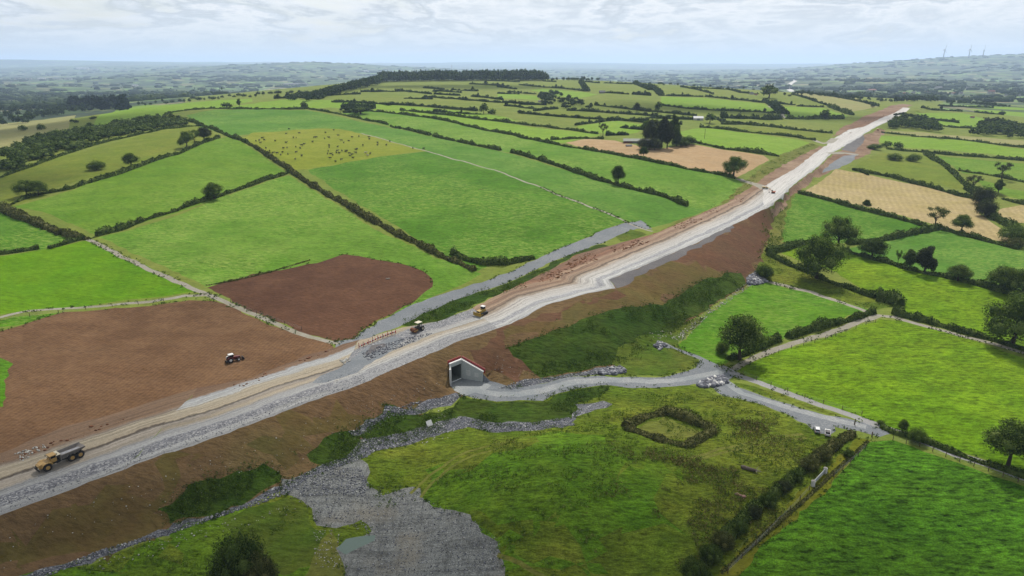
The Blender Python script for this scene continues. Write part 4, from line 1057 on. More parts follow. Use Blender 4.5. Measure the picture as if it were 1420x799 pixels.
# kind ; leaves ; base px ; base py ; height px ; width px ; label
TREES = """
wide;oak;1132;386;58;60;broad dark tree standing in the hedge, nearest of the two big ones
wide;oak;1161;345;44;44;big round tree behind the broad one, by the triangular pasture
round;oak;1026;499;64;52;lone big round tree beside the lane below the bright green pasture
bush;oak;1001;490;20;16;small round bush left of the foot of the lone big tree
round;ash;1209;358;27;33;light green tree on the hedge right of the two big trees
sparse;ash;1245;367;20;10;thin small tree left of the slim trio on the hedge
tall;oak;1261;373;29;22;dark oval tree in the slim trio on the hedge
tall;dull;1281;379;40;28;tallest dull slim tree of the trio on the hedge
tall;oak;1291;380;24;12;short slim tree right of the tallest one of the trio
round;oak;1328;390;23;27;round tree alone on the long right hedge
round;oak;1389;404;35;36;dark tree near the right end of the long hedge
round;oak;1415;411;38;34;dark tree at the right edge on the long hedge
wide;oak;1403;479;72;76;large dark tree at the right edge above the lane
sparse;ash;1297;315;27;30;open branched pale tree at the edge of the straw field
round;oak;1333;322;24;22;round green tree at the lower edge of the straw field
round;ash;1201;289;12;10;small tree on the hedge at the left part of the straw field
sparse;dull;1389;248;22;22;thin leafless looking tree in the rushy right pasture
bush;oak;1408;334;26;40;big dark bush below the small straw field
bush;dull;1366;300;26;24;grey green bush between the straw fields, lower one
bush;dull;1362;283;26;26;grey green bush between the straw fields, upper one
tall;oak;1384;268;20;14;slim dark tree beside the bushes above the small straw field
sparse;dull;1348;264;22;20;pale open tree at the corner of the olive pasture
bush;hedge_lit;1408;343;14;18;pale bush at the end of the hedge below the straw field
round;oak;1144;165;12;13;lone tree on the thick hedge by the far road
sparse;dull;1373;176;14;18;bare branched tree in the far right woodland strip
bush;oak;1212;207;8;17;low dark bush by the left end of the long right hedge
bush;oak;1241;222;10;18;round bush in the olive pasture below the long right hedge
bush;oak;1266;224;11;17;second round bush in the olive pasture
bush;oak;1229;204;9;12;dark bush above the left end of the long right hedge
bush;oak;1246;205;9;12;small dark bush on the bright right pasture edge
wide;oak;1017;245;27;30;big dark round tree at the corner of the pinkish stubble
round;ash;857;256;26;17;single tree on the heavy dark hedge in mid pasture
round;ash;892;218;14;11;small pale tree on the hedge in front of the stubble
sparse;dull;836;190;20;12;thin tall tree left of the farmstead
round;oak;896;185;17;13;round tree on the left of the farm wood
wide;dull;904;205;38;26;broad dull tree of the farm wood behind the sheds
tall;dull;917;205;42;20;grey green tall tree in the middle of the farm wood
tall;dull;925;206;36;18;tall tree near the front of the farm wood
tall;ash;933;201;42;16;tallest tree at the right of the farm wood
tall;oak;938;203;30;14;slim dark tree at the right edge of the farm wood
bush;dull;894;207;16;20;low bushy tree at the front left of the farm wood
bush;hedge;944;203;14;22;dark bush closing the farm wood on the right
bush;hedge;955;200;12;18;dark bush at the stubble corner beside the farm wood
bush;dull;908;208;18;18;low bush in front of the farm wood
round;oak;984;171;13;14;dark round tree beside the white roofed barn
tall;oak;912;157;16;10;pair like slim tree at the left end of the bright far field
round;dull;883;155;12;9;small greyish tree in the far strip fields
wide;oak;37;272;22;26;left one of the two bushy trees on the left hillside hedge
round;oak;54;271;20;22;right one of the two bushy trees on the left hillside hedge
bush;oak;134;236;14;22;wide low bush in the olive hillside pasture
round;oak;182;232;19;18;small round tree on the hillside hedge
wide;oak;259;205;22;20;left tree of the three at the top of the hillside hedge
sparse;oak;271;201;20;16;middle thin tree of the three on the hillside hedge
round;dull;284;196;19;18;right tree of the three on the hillside hedge
round;oak;297;276;22;23;round tree on the hedge below the cattle field corner
bush;oak;32;181;8;10;left round bush in the dry pasture
bush;oak;57;180;9;10;right round bush in the dry pasture
round;oak;1397;648;68;60;big dark tree at the right edge beside the grey lane
round;oak;1251;600;20;12;small slim tree beside the grey lane
bush;oak;1272;613;24;22;round dark bush beside the grey lane
bush;oak;1221;589;8;9;tiny round bush beside the grey lane
bush;hedge;330;806;78;62;large dark bush at the lower left corner
bush;hedge_lit;362;812;58;44;olive bush beside the large dark one at the lower left
bush;hedge;305;800;20;26;low bush left of the large dark one at the lower left
wide;oak;1066;136;18;24;big round dark tree on the far crest
bush;hedge;422;150;10;9;square cut dark bush at the hedge corner of the herd pasture
wide;hedge;500;158;10;26;dark low copse right of the square bush
bush;hedge;315;149;7;14;dark bush clump on the crest field
tall;hedge;332;148;11;7;slim dark tree beside the bush clump on the crest field
bush;hedge;1176;633;12;13;dark bush at the top of the flowering hedge
round;oak;671;158;14;11;dark tree in the hedge at the middle of the hill fields
bush;oak;682;158;8;10;bush beside the dark tree in the middle hill fields
bush;hedge;962;806;36;34;big dark bush at the bottom end of the track hedge
bush;hedge;985;778;28;28;dark bush second from the bottom in the track hedge
bush;hedge_lit;1003;757;24;28;olive bush low in the track hedge
bush;hedge;1024;738;22;24;dark bush a third of the way up the track hedge
bush;dull;1044;716;19;22;grey green bush in the middle of the track hedge
bush;hedge;1064;701;22;22;dark bush just above the middle of the track hedge
bush;dull;1084;682;20;22;greyish bush in the upper part of the track hedge
bush;hedge;1104;667;18;17;dark bush opposite the round stone piers
bush;hedge_lit;1122;650;20;24;pale flowering bush opposite the gate
bush;hedge_lit;1140;636;18;22;pale flowering bush near the top of the track hedge
bush;dull;957;793;14;12;small yellowish bush at the bottom edge left of the track hedge
bush;hedge;1060;385;20;22;dark bushy lump beside the tip of the bank
"""
def px_size(x, y, z, px):
    D = y * CP - (z - CAMZ) * SP
    return px * D / FPX

def build_trees():
    for i, ln in enumerate(TREES.strip().splitlines()):
        kind, mt, bx, by, hp, wp, lb = ln.split(';')
        x, y, z = cast1(float(bx), float(by))
        H = px_size(x, y, z, float(hp)) * (1.0 if kind == 'tall' else 1.08); W = px_size(x, y, z, float(wp)) * (1.0 if kind == 'tall' else 1.18)
        d = math.hypot(x, y)
        span = {'round': .8, 'wide': 1.15, 'tall': .5, 'sparse': .8, 'bush': 1.35, 'conifer': .45}[kind]
        add_tree(kind, i % 3, mt, x, y, z - .1, H, W / span, lb, None, d < 620, 'bush' if kind == 'bush' else 'tree', 'bush' if kind == 'bush' else 'tree')
    print('trees', round(time.time() - T0, 1))

def lo_tree_batch(name, pts, H, W, mt, label, cat='woodland', seed=1, kinds=('round', 'wide'), nl=60, lf=.2):
    """one mass of far trees"""
    rg = np.random.default_rng(seed); Vs = []; Fs = []; k = 0
    pr = [tree_proto(kd, 40 + j, nl, lf, False) for j, kd in enumerate(kinds)]
    for i, (x, y, z) in enumerate(pts):
        v, f = pr[rg.integers(len(pr))][0]
        a = rg.uniform(0, 6.28); c, s = math.cos(a), math.sin(a)
        h = H[i] if hasattr(H, '__len__') else H * rg.uniform(.75, 1.2); w = h * W * rg.uniform(.85, 1.25)
        q = np.stack([(v[:, 0] * c - v[:, 1] * s) * w + x, (v[:, 0] * s + v[:, 1] * c) * w + y, v[:, 2] * h + z - .08 * h], 1)
        Vs.append(q); Fs.append(f + k); k += len(q)
    o = mesh_obj(name, np.concatenate(Vs), np.concatenate(Fs), M[mt]); tag(o, label, cat, kind='stuff')
    return o

def scatter_poly(P, n, rg):
    """random world points inside a photo outline (traced on the ground)"""
    w = cast(P[:, 0], P[:, 1])[:, :2]; lo, hi = w.min(0), w.max(0); out = []
    while sum(map(len, out)) < n:
        q = rg.uniform(lo, hi, (n * 3, 2)); out.append(q[inpoly(q[:, 0], q[:, 1], w)])
        if len(out) > 60: break
    q = np.concatenate(out)[:n]
    return np.column_stack([q, terrain(q[:, 0], q[:, 1])])

WOODS = """
scrub_woodland;hedge;5.5;1.35;330;bush;dense scrub band climbing the left hillside;0 244 0 214 38 198 60 190 127 177 203 166 255 166 264 172 228 177 127 200 63 219
hill_scrub;hedge_far;6;1.2;60;bush;scrubby hollow among the far hill fields;745 132 762 128 800 138 832 148 800 152 770 151 752 147
valley_trees;hedge_far;12;1;150;round;dark belt of trees below the left crest;-40 176 0 176 30 173 60 165 100 158 140 153 180 146 150 145 93 151 60 151 30 152 -40 150
roadside_wood;hedge;7;1.2;90;round;dark wood right of the far road;1228 175 1240 168 1258 165 1290 170 1303 176 1306 184 1260 180 1232 178
roadside_wood;hedge;8;1.2;90;round;dark wood strip at the right edge behind the beige strip;1345 186 1360 174 1390 172 1420 180 1450 190 1450 198 1400 192 1345 188
hill_scrub;hedge_far;4;1.2;26;bush;scrub patch beside the square bush on the hill;470 154 490 151 508 152 512 156 490 158
hill_scrub;hedge_far;6;1.2;46;bush;scrub along the left crest of the hill;395 134 440 130 455 133 446 138 400 140
"""
def build_woods():
    rg = np.random.default_rng(91)
    for i, ln in enumerate(WOODS.strip().splitlines()):
        nm, mt, h, w, n, kd, lb, p = ln.split(';')
        P = scatter_poly(parse_pts(p), int(n), rg)
        lo_tree_batch(nm, P, float(h), float(w), mt, lb, 'woodland', 50 + i, (kd, 'round'), 110 if i in (0,) else 60, .14 if i in (0,) else .2)
    # wood on the hill top
    pts = []
    for px in np.linspace(528, 757, 150):
        for D in (1400, 1450, 1500):
            D = D + rg.uniform(-25, 25); dx, dy, _ = ray(px + rg.uniform(-2, 2), 112); x, y = dx * D, dy * D
            pts.append((x, y, terrain(np.array([x]), np.array([y]))[0]))
    lo_tree_batch('hilltop_wood', pts, [22 * rg.uniform(.62, 1.15) * (1 if q[0] < 60 else .85) for q in pts], .75, 'hedge_far', 'dense dark wood crowning the hill', 'woodland', 7, ('round', 'wide'), 60, .2)
    pts = []; H = []
    for k in range(150):
        t = rg.uniform(0, 1); px = 425 + t * 112; py = 140 - t * 26 + rg.uniform(-3, 1)
        x, y, z = cast1(px, py); pts.append((x, y, z)); H.append(8 + 10 * t)
    lo_tree_batch('hillside_wood', pts, H, .8, 'hedge_far', 'line of trees running down the left shoulder of the hill wood', 'woodland', 8)
    pts = []
    for k in range(110):
        x, y, z = cast1(rg.uniform(95, 178), rg.uniform(146, 153)); pts.append((x, y, z))
    D = np.mean([p[1] for p in pts]); lo_tree_batch('conifer_wood', pts, [rg.uniform(9, 19) * D / FPX for _ in pts], 1.0, 'conif', 'very dark conifer plantation behind the left crest', 'woodland', 9, ('conifer', 'tall'), 60, .2)
    # tree belts on the near plain, right side
    pts = []; H = []
    for L, hp in (("1100 130 1150 134 1237 142", 5), ("1240 142 1275 140 1300 142", 8), ("1300 142 1340 144 1400 149", 5), ("1253 134 1300 137 1340 138", 5), ("1345 140 1400 142 1460 144", 5), ("1165 123 1240 127 1300 128", 4),
                  ("1240 121 1330 123 1440 124", 3.5), ("1240 118 1330 119 1440 121", 3), ("1100 124 1180 126", 4), ("1390 133 1460 135", 5), ("1270 131 1330 132", 4), ("1380 129 1460 131", 5)):
        q = parse_pts(L); m = int(np.abs(np.diff(q[:, 0])).sum() / 1.9)
        for t in rg.uniform(0, 1, m):
            s = q[0, 0] + t * (q[-1, 0] - q[0, 0]); x, y, z = cast1(s, np.interp(s, q[:, 0], q[:, 1]) + rg.uniform(-.7, .7)); pts.append((x, y, z)); H.append(hp * y / FPX * rg.uniform(.7, 1.2))
    lo_tree_batch('tree_belts', pts, H, .9, 'hedge_far', 'dark tree belts on the lowland right of the hill', 'woodland', 10)
    # plain: clumps of wood and hedgerow lumps
    n = 11000; D = np.exp(rg.uniform(math.log(1800), math.log(13000), n)); a = rg.uniform(-.85, .85, n)
    x = D * np.sin(a); y = D * np.cos(a)
    keep = (fbm(x / 500, y / 260, 71, 3) > .12) | (rg.uniform(0, 1, n) < .12)
    x, y, D = x[keep], y[keep], D[keep]; z = terrain(x, y)
    ok = ~((np.abs(x / y) < .40) & (D < 2600)) | (x / y < -.42)
    x, y, z, D = x[ok], y[ok], z[ok], D[ok]; n = len(x)
    R_ = np.stack([rg.uniform(7, 20, n) * (1 + D / 6000), rg.uniform(7, 16, n) * (1 + D / 6000), rg.uniform(6, 11, n)], 1)
    V, F = balls(np.stack([x, y, z + 3], 1), R_, rg, .25)
    Q = quads(np.repeat(np.stack([x, y, z + 7], 1), 5, 0) + rg.normal(size=(n * 5, 3)) * np.repeat(R_, 5, 0) * [.6, .6, .3], np.repeat(R_[:, 2] * .8, 5), rg)
    V, F = join([(V, F), Q])
    o = mesh_obj('distant_woods', V, F, M['hedge_far']); tag(o, 'scattered woods and hedgerows of the hazy lowland', 'woodland', kind='stuff')
    # counted small trees along the far hedges and crest
    lines = [parse_pts(s) for s in FARH.replace('\n', '|').split('|')]
    mesh_cache = []
    for j, kd in enumerate(('round', 'bush', 'round', 'tall')):
        cr, tr = tree_proto(kd, 90 + j, 150, .16, False); V, F = join([cr, tr])
        o = mesh_obj('far_tree', V, F, [M['hedge_far'], M['bark']], fmat=np.concatenate([np.zeros(len(cr[1]), int), np.ones(len(tr[1]), int)])); mesh_cache.append(o.data); bpy.data.objects.remove(o)
    def far_tree(px, py, hp, kd, lb, gr):
        x, y, z = cast1(px, py); H = px_size(x, y, z, hp)
        o = bpy.data.objects.new('small_tree', mesh_cache[kd]); COL.objects.link(o); o.location = (x, y, z - .2)
        w = H * rg.uniform(.8, 1.15); o.scale = (w, w, H); o.rotation_euler = (0, 0, rg.uniform(0, 6.28)); tag(o, lb, 'tree', gr)
    tot = 0
    for q in lines:
        m = max(1, int(np.abs(np.diff(q[:, 0])).sum() / 26))
        for t in rg.uniform(0, 1, m):
            s = q[0, 0] + t * (q[-1, 0] - q[0, 0]); srt = np.argsort(q[:, 0]); far_tree(s, np.interp(s, q[srt, 0], q[srt, 1]), rg.uniform(3, 7), int(rg.integers(0, 4)), 'small dark tree or bush growing along the far hill hedges', 'small trees along the far hill hedges'); tot += 1
    for px in (781, 788, 793, 797, 801, 807, 810, 815, 821, 829, 832, 835, 839, 846, 850, 862, 868, 760, 766, 772):
        far_tree(px, 112, rg.uniform(4, 6.5), int(rg.integers(0, 2)), 'small tree in the skyline row right of the hilltop wood', 'row of trees on the skyline')
    for px in np.concatenate([np.linspace(190, 425, 34), ]):
        py = np.interp(px, [190, 250, 300, 360, 425], [146, 141, 136.5, 132.5, 130]); far_tree(px + rg.uniform(-3, 3), py + rg.uniform(-1, 2.4), rg.uniform(4, 7), int(rg.integers(0, 2)), 'small dark tree or bush on the far side of the left crest', 'bushes along the left crest')
    for px, py, hp in ((100, 170, 6), (106, 171, 6), (128, 166, 5), (131, 165, 5), (168, 152, 5), (60, 164, 7), (36, 171, 7), (920, 119, 4), (930, 118, 4), (940, 119, 4), (962, 120, 4), (972, 120, 5), (985, 121, 4), (1000, 123, 4), (1031, 124, 4), (1045, 125, 3), (1088, 133, 5), (1112, 131, 4), (1026, 151, 3), (1060, 156, 3), (1210, 149, 5), (1095, 134, 4)):
        far_tree(px, py, hp, int(rg.integers(0, 2)), 'small bush dotted on the distant crest fields', 'bushes dotted on distant fields')
    print('woods', tot, round(time.time() - T0, 1))

# ---------------------------------------------------------------- tufts and rocks (uncountable)
def tufts(name, specs, mt, label, seed):
    rg = np.random.default_rng(seed); C = []; Sz = []
    for P, n, hgt, sz in specs:
        q = scatter_poly(parse_pts(P), n, rg); q[:, :2] += rg.normal(size=(len(q), 2)) * 1.3; q[:, 2] = terrain(q[:, 0], q[:, 1])
        keep = fbm(q[:, 0] / 6, q[:, 1] / 6, 21, 3) > .02; q = q[keep]; hgt, sz = hgt * .7, sz * .75
        m = 5; c = np.repeat(q, m, 0) + rg.normal(size=(len(q) * m, 3)) * [sz, sz, 0]
        c[:, 2] += rg.uniform(.05, hgt, len(c)); C.append(c); Sz.append(np.full(len(c), sz * 1.1))
    C = np.concatenate(C); V, F = quads(C, np.concatenate(Sz), rg, .0, .55)
    o = mesh_obj(name, V, F, M[mt]); tag(o, label, 'weeds', kind='stuff')

def rocks(name, specs, mt, label, seed, cat='rubble'):
    rg = np.random.default_rng(seed); Cs = []; Rs = []
    for P, n, r0, r1 in specs:
        q = scatter_poly(parse_pts(P), n, rg); q = q[~inpoly(q[:, 0], q[:, 1], next(g[3] for g in regions if g[0] == 'puddle'))]; r = r0 + (r1 - r0) * rg.uniform(0, 1, len(q)) ** 2.2
        q[:, 2] += r * .25; Cs.append(q); Rs.append(r)
    C = np.concatenate(Cs); r = np.concatenate(Rs)
    V, F = balls(C, r[:, None] * rg.uniform(.6, 1.25, (len(r), 3)), rg, .28, .8)
    o = mesh_obj(name, V, F, M[mt]); tag(o, label, cat, kind='stuff')

RIP = "24 802 89 782 142 762 228 737 299 713 360 692 400 668 439 648 480 634 502 612 540 604 570 598 600 588 640 577 680 588 740 586 790 579 797 590 740 597 690 600 650 592 610 602 560 618 520 626 508 634 470 648 430 660 400 684 360 699 299 719 228 743 142 769 89 790 40 810"
def build_tufts():
    tufts('bank_weeds', [("224 695 279 671 360 645 378 648 384 672 350 694 299 711 233 733", 900, .7, .35), ("424 625 456 604 487 594 503 618 487 638 450 647 430 636", 600, .7, .35),
                         ("494 597 512 582 566 561 580 573 610 571 640 553 700 560 750 556 800 541 842 534 800 562 795 577 740 590 690 592 645 583 600 600 560 612 515 617", 2600, .8, .4),
                         ("710 483 751 468 814 438 852 430 915 422 953 402 1010 377 1036 394 1000 416 950 448 930 464 900 478 880 494 852 505 801 516 751 521 725 505", 4200, .8, .42),
                         ("556 449 578 441 603 428 650 409 710 392 758 368 838 338 806 351 771 369 740 388 700 405 636 434 603 446 570 452", 1300, .9, .42)], 'tuftd', 'dark weedy growth on the bank and verges', 1)
    tufts('rough_tufts', [("620 640 740 600 830 565 870 545 1004 548 1060 562 1120 590 1150 606 1187 606 1140 652 1080 712 1000 790 900 800 760 800 700 780 650 730 600 700", 7000, .5, .4),
                          ("500 700 530 660 600 640 660 620 640 660 600 700", 400, .5, .35), ("40 850 100 790 240 745 365 702 430 715 460 740 440 790 400 830", 1200, .5, .35),
                          ("1050 345 1075 351 1160 392 1245 424 1215 431 1122 403 1065 389", 600, .8, .5), ("1060 296 1080 300 1098 270 1085 313 1083 335 1070 350 1056 340", 700, 1.1, .6),
                          ("930 312 985 291 1040 246 1090 213 1125 199 1135 203 1077 233 1050 251 991 289", 700, .8, .6)], 'tuft', 'green tussocks over the rough ground', 2)
    tufts('brown_rushes', [("880 640 960 650 1040 640 1080 690 1030 740 960 790 860 800 800 740 840 690", 2400, .7, .36), ("1040 570 1110 595 1110 640 1060 640 1010 600", 500, .7, .36),
                           ("830 700 900 690 960 720 940 780 850 780", 900, .8, .4), ("860 626 960 650 985 655 990 648 900 628", 260, .9, .45), ("690 612 790 606 860 618 860 622 790 611 700 616", 260, .7, .3),
                           ("1015 575 1060 590 1062 600 1030 600", 160, 1.1, .5), ("1200 622 1130 682 1060 745 1010 790 1000 785 1060 735 1140 670", 500, .6, .3)], 'rush', 'brownish rushes and dead stems on the rough ground', 3)
    rocks('drain_rubble', [(RIP, 14000, .05, .2), ("482 600 512 583 571 558 629 546 636 552 600 568 545 578 497 606", 1800, .05, .2), ("690 539 720 528 790 519 862 508 868 516 790 523 751 531 710 540", 1800, .05, .2),
                           ("1034 394 1040 382 1050 376 1060 384 1064 391 1048 396", 600, .2, .8), ("966 535 985 524 1003 522 1010 530 990 537 975 538", 500, .25, .9), ("826 519 845 510 862 509 868 517 850 520", 300, .25, .8),
                           ("906 480 916 473 925 478 915 486", 160, .2, .6), ("400 668 440 650 500 648 512 670 508 690 460 685 420 690", 1600, .05, .2)], 'rock', 'grey broken rock along the drain and bank foot', 4)
    rocks('waste_stones', [("400 690 450 680 512 672 560 680 596 696 654 719 692 750 700 790 560 800 490 795 520 745 480 728 440 712", 3000, .04, .15), ("0 712 228 628 317 598 401 565 512 526 500 520 401 552 317 586 228 615 0 690", 2200, .03, .13),
                            ("450 549 512 528 629 475 674 461 660 455 600 475 520 505 440 530", 900, .03, .13), ("500 490 560 468 600 462 560 480 510 500", 500, .1, .3)], 'rock', 'small loose stones on gravel surfaces', 5)
    rocks('pale_stones', [("930 470 1034 392 1040 398 990 432 945 475", 420, 0.072, 0.303), ("0 740 300 630 560 530 620 520 600 560 400 650 200 730 0 790", 260, 0.048, 0.154), ("900 459 930 459 938 468 905 470", 26, 0.120, 0.275),
                          ("110 775 400 700 420 712 300 740 130 800", 90, 0.072, 0.220), ("470 500 480 497 486 500 478 506", 60, 0.120, 0.330), ("600 560 640 590 620 610 580 620", 60, 0.072, 0.220), ("690 490 740 520 700 525 680 510", 40, 0.060, 0.165), ("20 630 62 616 66 620 30 640", 60, 0.120, 0.303),
                          ("430 735 470 735 475 790 440 790", 120, 0.072, 0.165)], 'rockp', 'pale loose stones strewn on earth and grass', 6)
    rg = np.random.default_rng(31); Cc = []; Rr = []
    for P, n in (("690 418 740 392 806 354 860 340 915 321 900 336 850 352 790 378 740 402", 900), ("910 322 990 288 1030 272 1040 276 1000 292 920 330", 500), ("0 640 170 575 350 524 466 482 466 487 350 532 170 584 0 650", 160), ("1156 190 1200 165 1240 152 1245 156 1200 174 1165 194", 300)):
        q = scatter_poly(parse_pts(P), n, rg); q = q[fbm(q[:, 0] / 9, q[:, 1] / 9, 41, 2) > -.05]; r = .06 + .34 * rg.uniform(0, 1, len(q)) ** 3; q[:, 2] += r * .1; Cc.append(q); Rr.append(r)
    Cc = np.concatenate(Cc); Rr = np.concatenate(Rr); V, F = balls(Cc, np.stack([Rr * 1.5, Rr * 1.2, Rr * .7], 1), rg, .3)
    o = mesh_obj('spoil_clods', V, F, M['earthred']); tag(o, 'clods and small heaps of reddish earth along the left of the road', 'earth', kind='stuff')
    # ragged margins along lanes, tilled soil and gravel
    rg = np.random.default_rng(12); C = []
    for nm, mt, lb, q in regions:
        if nm not in ('lane', 'farm_track', 'underpass_track', 'tilled_field', 'side_road', 'waste_gravel', 'drainage_rubble', 'grass_track', 'bank_growth', 'rough_strip', 'field_track'): continue
        n = len(q); seg = np.hypot(*(np.roll(q, -1, 0) - q).T); cum = np.concatenate([[0], np.cumsum(seg)]); cl = np.vstack([q, q[:1]])
        m = int(cum[-1] * 1.1); sS = rg.uniform(0, cum[-1], m); x = np.interp(sS, cum, cl[:, 0]) + rg.normal(size=m) * .45; y = np.interp(sS, cum, cl[:, 1]) + rg.normal(size=m) * .45
        k = (np.hypot(x, y) < 340) & (fbm(x / 5, y / 5, 33, 2) > -.05); x, y = x[k], y[k]
        k = ~inpoly(x, y, next(g[3] for g in regions if g[0] == 'puddle')); x, y = x[k], y[k]
        dc, _, _ = pldist(x, y, CREST_W); dl, _, _ = pldist(x, y, LEDGE_W); k = ~((dc < .5) & (dl > -.5)); x, y = x[k], y[k]
        C.append(np.column_stack([x, y, terrain(x, y)]))
    C = np.concatenate(C); C = np.repeat(C, 5, 0) + rg.normal(size=(len(C) * 5, 3)) * [.22, .22, 0]; C[:, 2] += rg.uniform(.02, .32, len(C))
    V, F = quads(C, .3 + np.hypot(C[:, 0], C[:, 1]) / 1500, rg, 0, .6)
    o = mesh_obj('verge_weeds', V, F, M['tuftd']); tag(o, 'weeds and rank grass along the edges of lanes and soil', 'weeds', kind='stuff')
    print('tufts', round(time.time() - T0, 1))
# ---------------------------------------------------------------- built things
def flat_mat(name, c, rough=.5, spec=.4, metal=0.0, k=1.0, dirt=.25):
    m, nt, b = new_mat(name, rough, spec); b.inputs["Metallic"].default_value = metal
    n = noise(nt, coords(nt), 2.4, 4, .65)
    nt.links.new(mix(nt, math_(nt, 'MULTIPLY', ramp(nt, n, [(.45, G1(0)), (.7, G1(1))]), dirt), S(*c, k), S(120, 104, 84)), b.inputs["Base Color"])
    return m

def build_thing_mats():
    for nm, c, r, mt in (('yellow', (206, 168, 62), .45, 0), ('amber', (206, 164, 92), .5, 0), ('black', (34, 34, 36), .6, 0), ('tyre', (38, 38, 40), .9, 0), ('steel', (140, 142, 146), .4, .6), ('body_grey', (150, 142, 136), .6, 0),
                         ('white', (255, 255, 252), .5, 0), ('red', (196, 40, 44), .5, 0), ('darkred', (120, 26, 34), .5, 0), ('concrete', (240, 240, 236), .85, 0), ('concrete_dull', (214, 220, 216), .9, 0), ('silver', (196, 200, 206), .3, .4),
                         ('glass', (30, 36, 42), .08, 0), ('cream', (232, 222, 196), .6, 0), ('orange', (226, 112, 50), .5, 0), ('rust', (140, 84, 56), .8, 0), ('galv', (190, 196, 198), .45, .5), ('wood', (110, 92, 70), .9, 0),
                         ('slate_roof', (96, 98, 104), .7, 0), ('tin_roof', (196, 200, 204), .6, .1), ('render', (228, 224, 212), .9, 0), ('stonewall', (150, 142, 130), .9, 0), ('brickish', (150, 96, 80), .9, 0), ('cow_black', (34, 30, 28), .8, 0), ('cow_white', (214, 202, 186), .8, 0),
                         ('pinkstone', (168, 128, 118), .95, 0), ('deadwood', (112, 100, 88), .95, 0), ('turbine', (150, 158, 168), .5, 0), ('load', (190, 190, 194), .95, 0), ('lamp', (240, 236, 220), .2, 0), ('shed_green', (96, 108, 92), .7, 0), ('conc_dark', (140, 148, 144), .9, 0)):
        M[nm] = flat_mat(nm, c, r, .4, mt, 1.0, 0 if nm in ('glass', 'cow_black', 'turbine') else .2)
    m, nt, b = new_mat('barrier_stripes', .6, .3)
    w = nt.nodes.new("ShaderNodeTexWave"); w.inputs["Scale"].default_value = .55; w.bands_direction = 'X'; nt.links.new(coords(nt), w.inputs["Vector"])
    nt.links.new(ramp(nt, w.outputs["Fac"], [(0, S(214, 60, 50)), (.5, S(236, 230, 224))], 'CONSTANT'), b.inputs["Base Color"]); M['stripes'] = m

class B:
    """collects shapes for one mesh"""
    def __init__(s): s.v = []; s.f = []; s.n = 0
    def add(s, V, F):
        s.v += [tuple(map(float, q)) for q in V]; s.f += [tuple(int(i) + s.n for i in f) for f in F]; s.n += len(V); return s
    def box(s, x0, x1, y0, y1, z0, z1, top=0.0, tx=None):
        """box; top = inset of the top face (taper)"""
        a = top; ax = top if tx is None else tx
        V = [(x0, y0, z0), (x1, y0, z0), (x1, y1, z0), (x0, y1, z0), (x0 + ax, y0 + a, z1), (x1 - ax, y0 + a, z1), (x1 - ax, y1 - a, z1), (x0 + ax, y1 - a, z1)]
        return s.add(V, [(3, 2, 1, 0), (4, 5, 6, 7), (0, 1, 5, 4), (1, 2, 6, 5), (2, 3, 7, 6), (3, 0, 4, 7)])
    def prism(s, prof, y0, y1):
        """profile in x,z extruded along y"""
        n = len(prof); V = [(x, y0, z) for x, z in prof] + [(x, y1, z) for x, z in prof]
        F = [tuple(range(n)), tuple(range(2 * n - 1, n - 1, -1))] + [(i, n + i, n + (i + 1) % n, (i + 1) % n) for i in range(n)]
        return s.add(V, F)
    def cyl(s, p, q, r, r2=None, n=14):
        V, F = tube(p, q, r, r if r2 is None else r2, n)
        return s.add(V, [tuple(f) for f in F] + [tuple(range(n - 1, -1, -1)), tuple(range(n, 2 * n))])
    def ball(s, c, r, sq=(1, 1, 1), n=8):
        V = []; F = []
        for i in range(n + 1):
            for j in range(2 * n):
                t = math.pi * i / n; a = math.pi * j / n
                V.append((c[0] + r * sq[0] * math.sin(t) * math.cos(a), c[1] + r * sq[1] * math.sin(t) * math.sin(a), c[2] + r * sq[2] * math.cos(t)))
        for i in range(n):
            for j in range(2 * n): F.append((i * 2 * n + j, (i + 1) * 2 * n + j, (i + 1) * 2 * n + (j + 1) % (2 * n), i * 2 * n + (j + 1) % (2 * n)))
        return s.add(V, F)
    def obj(s, name, mat, parent, bev=0.0, smooth=False):
        o = mesh_obj(name, s.v, s.f, M[mat], parent, smooth=smooth)
        if bev:
            m = o.modifiers.new('bevel', 'BEVEL'); m.width = bev; m.segments = 2; m.limit_method = 'ANGLE'
        return o

def wheel(parent, x, y, r, w, rim='amber', name='wheel'):
    """thing > wheel > tyre, rim"""
    s = 1 if y > 0 else -1
    h = B().cyl((x, y - w * .2, r), (x, y + w * .2, r), r * .28, n=12).obj(name, 'steel', parent)
    t = B().cyl((x, y - w * .5, r), (x, y - w * .36, r), r * .9, r, 22).cyl((x, y - w * .36, r), (x, y + w * .36, r), r, r, 22).cyl((x, y + w * .36, r), (x, y + w * .5, r), r, r * .9, 22)
    for k in range(16):
        a = k * math.pi / 8; cx, cz = x + math.cos(a) * r, r + math.sin(a) * r
        t.box(cx - .05 * r, cx + .05 * r, y - w * .45, y + w * .45, cz - .05 * r, cz + .05 * r)
    t.obj('tyre', 'tyre', h)
    B().cyl((x, y + s * w * .40, r), (x, y + s * w * .54, r), r * .55, r * .5, 18).obj('rim', rim, h)
    return h

def heading(px, py, px2, py2):
    a = cast1(px, py); b = cast1(px2, py2); return math.atan2(b[1] - a[1], b[0] - a[0]), a

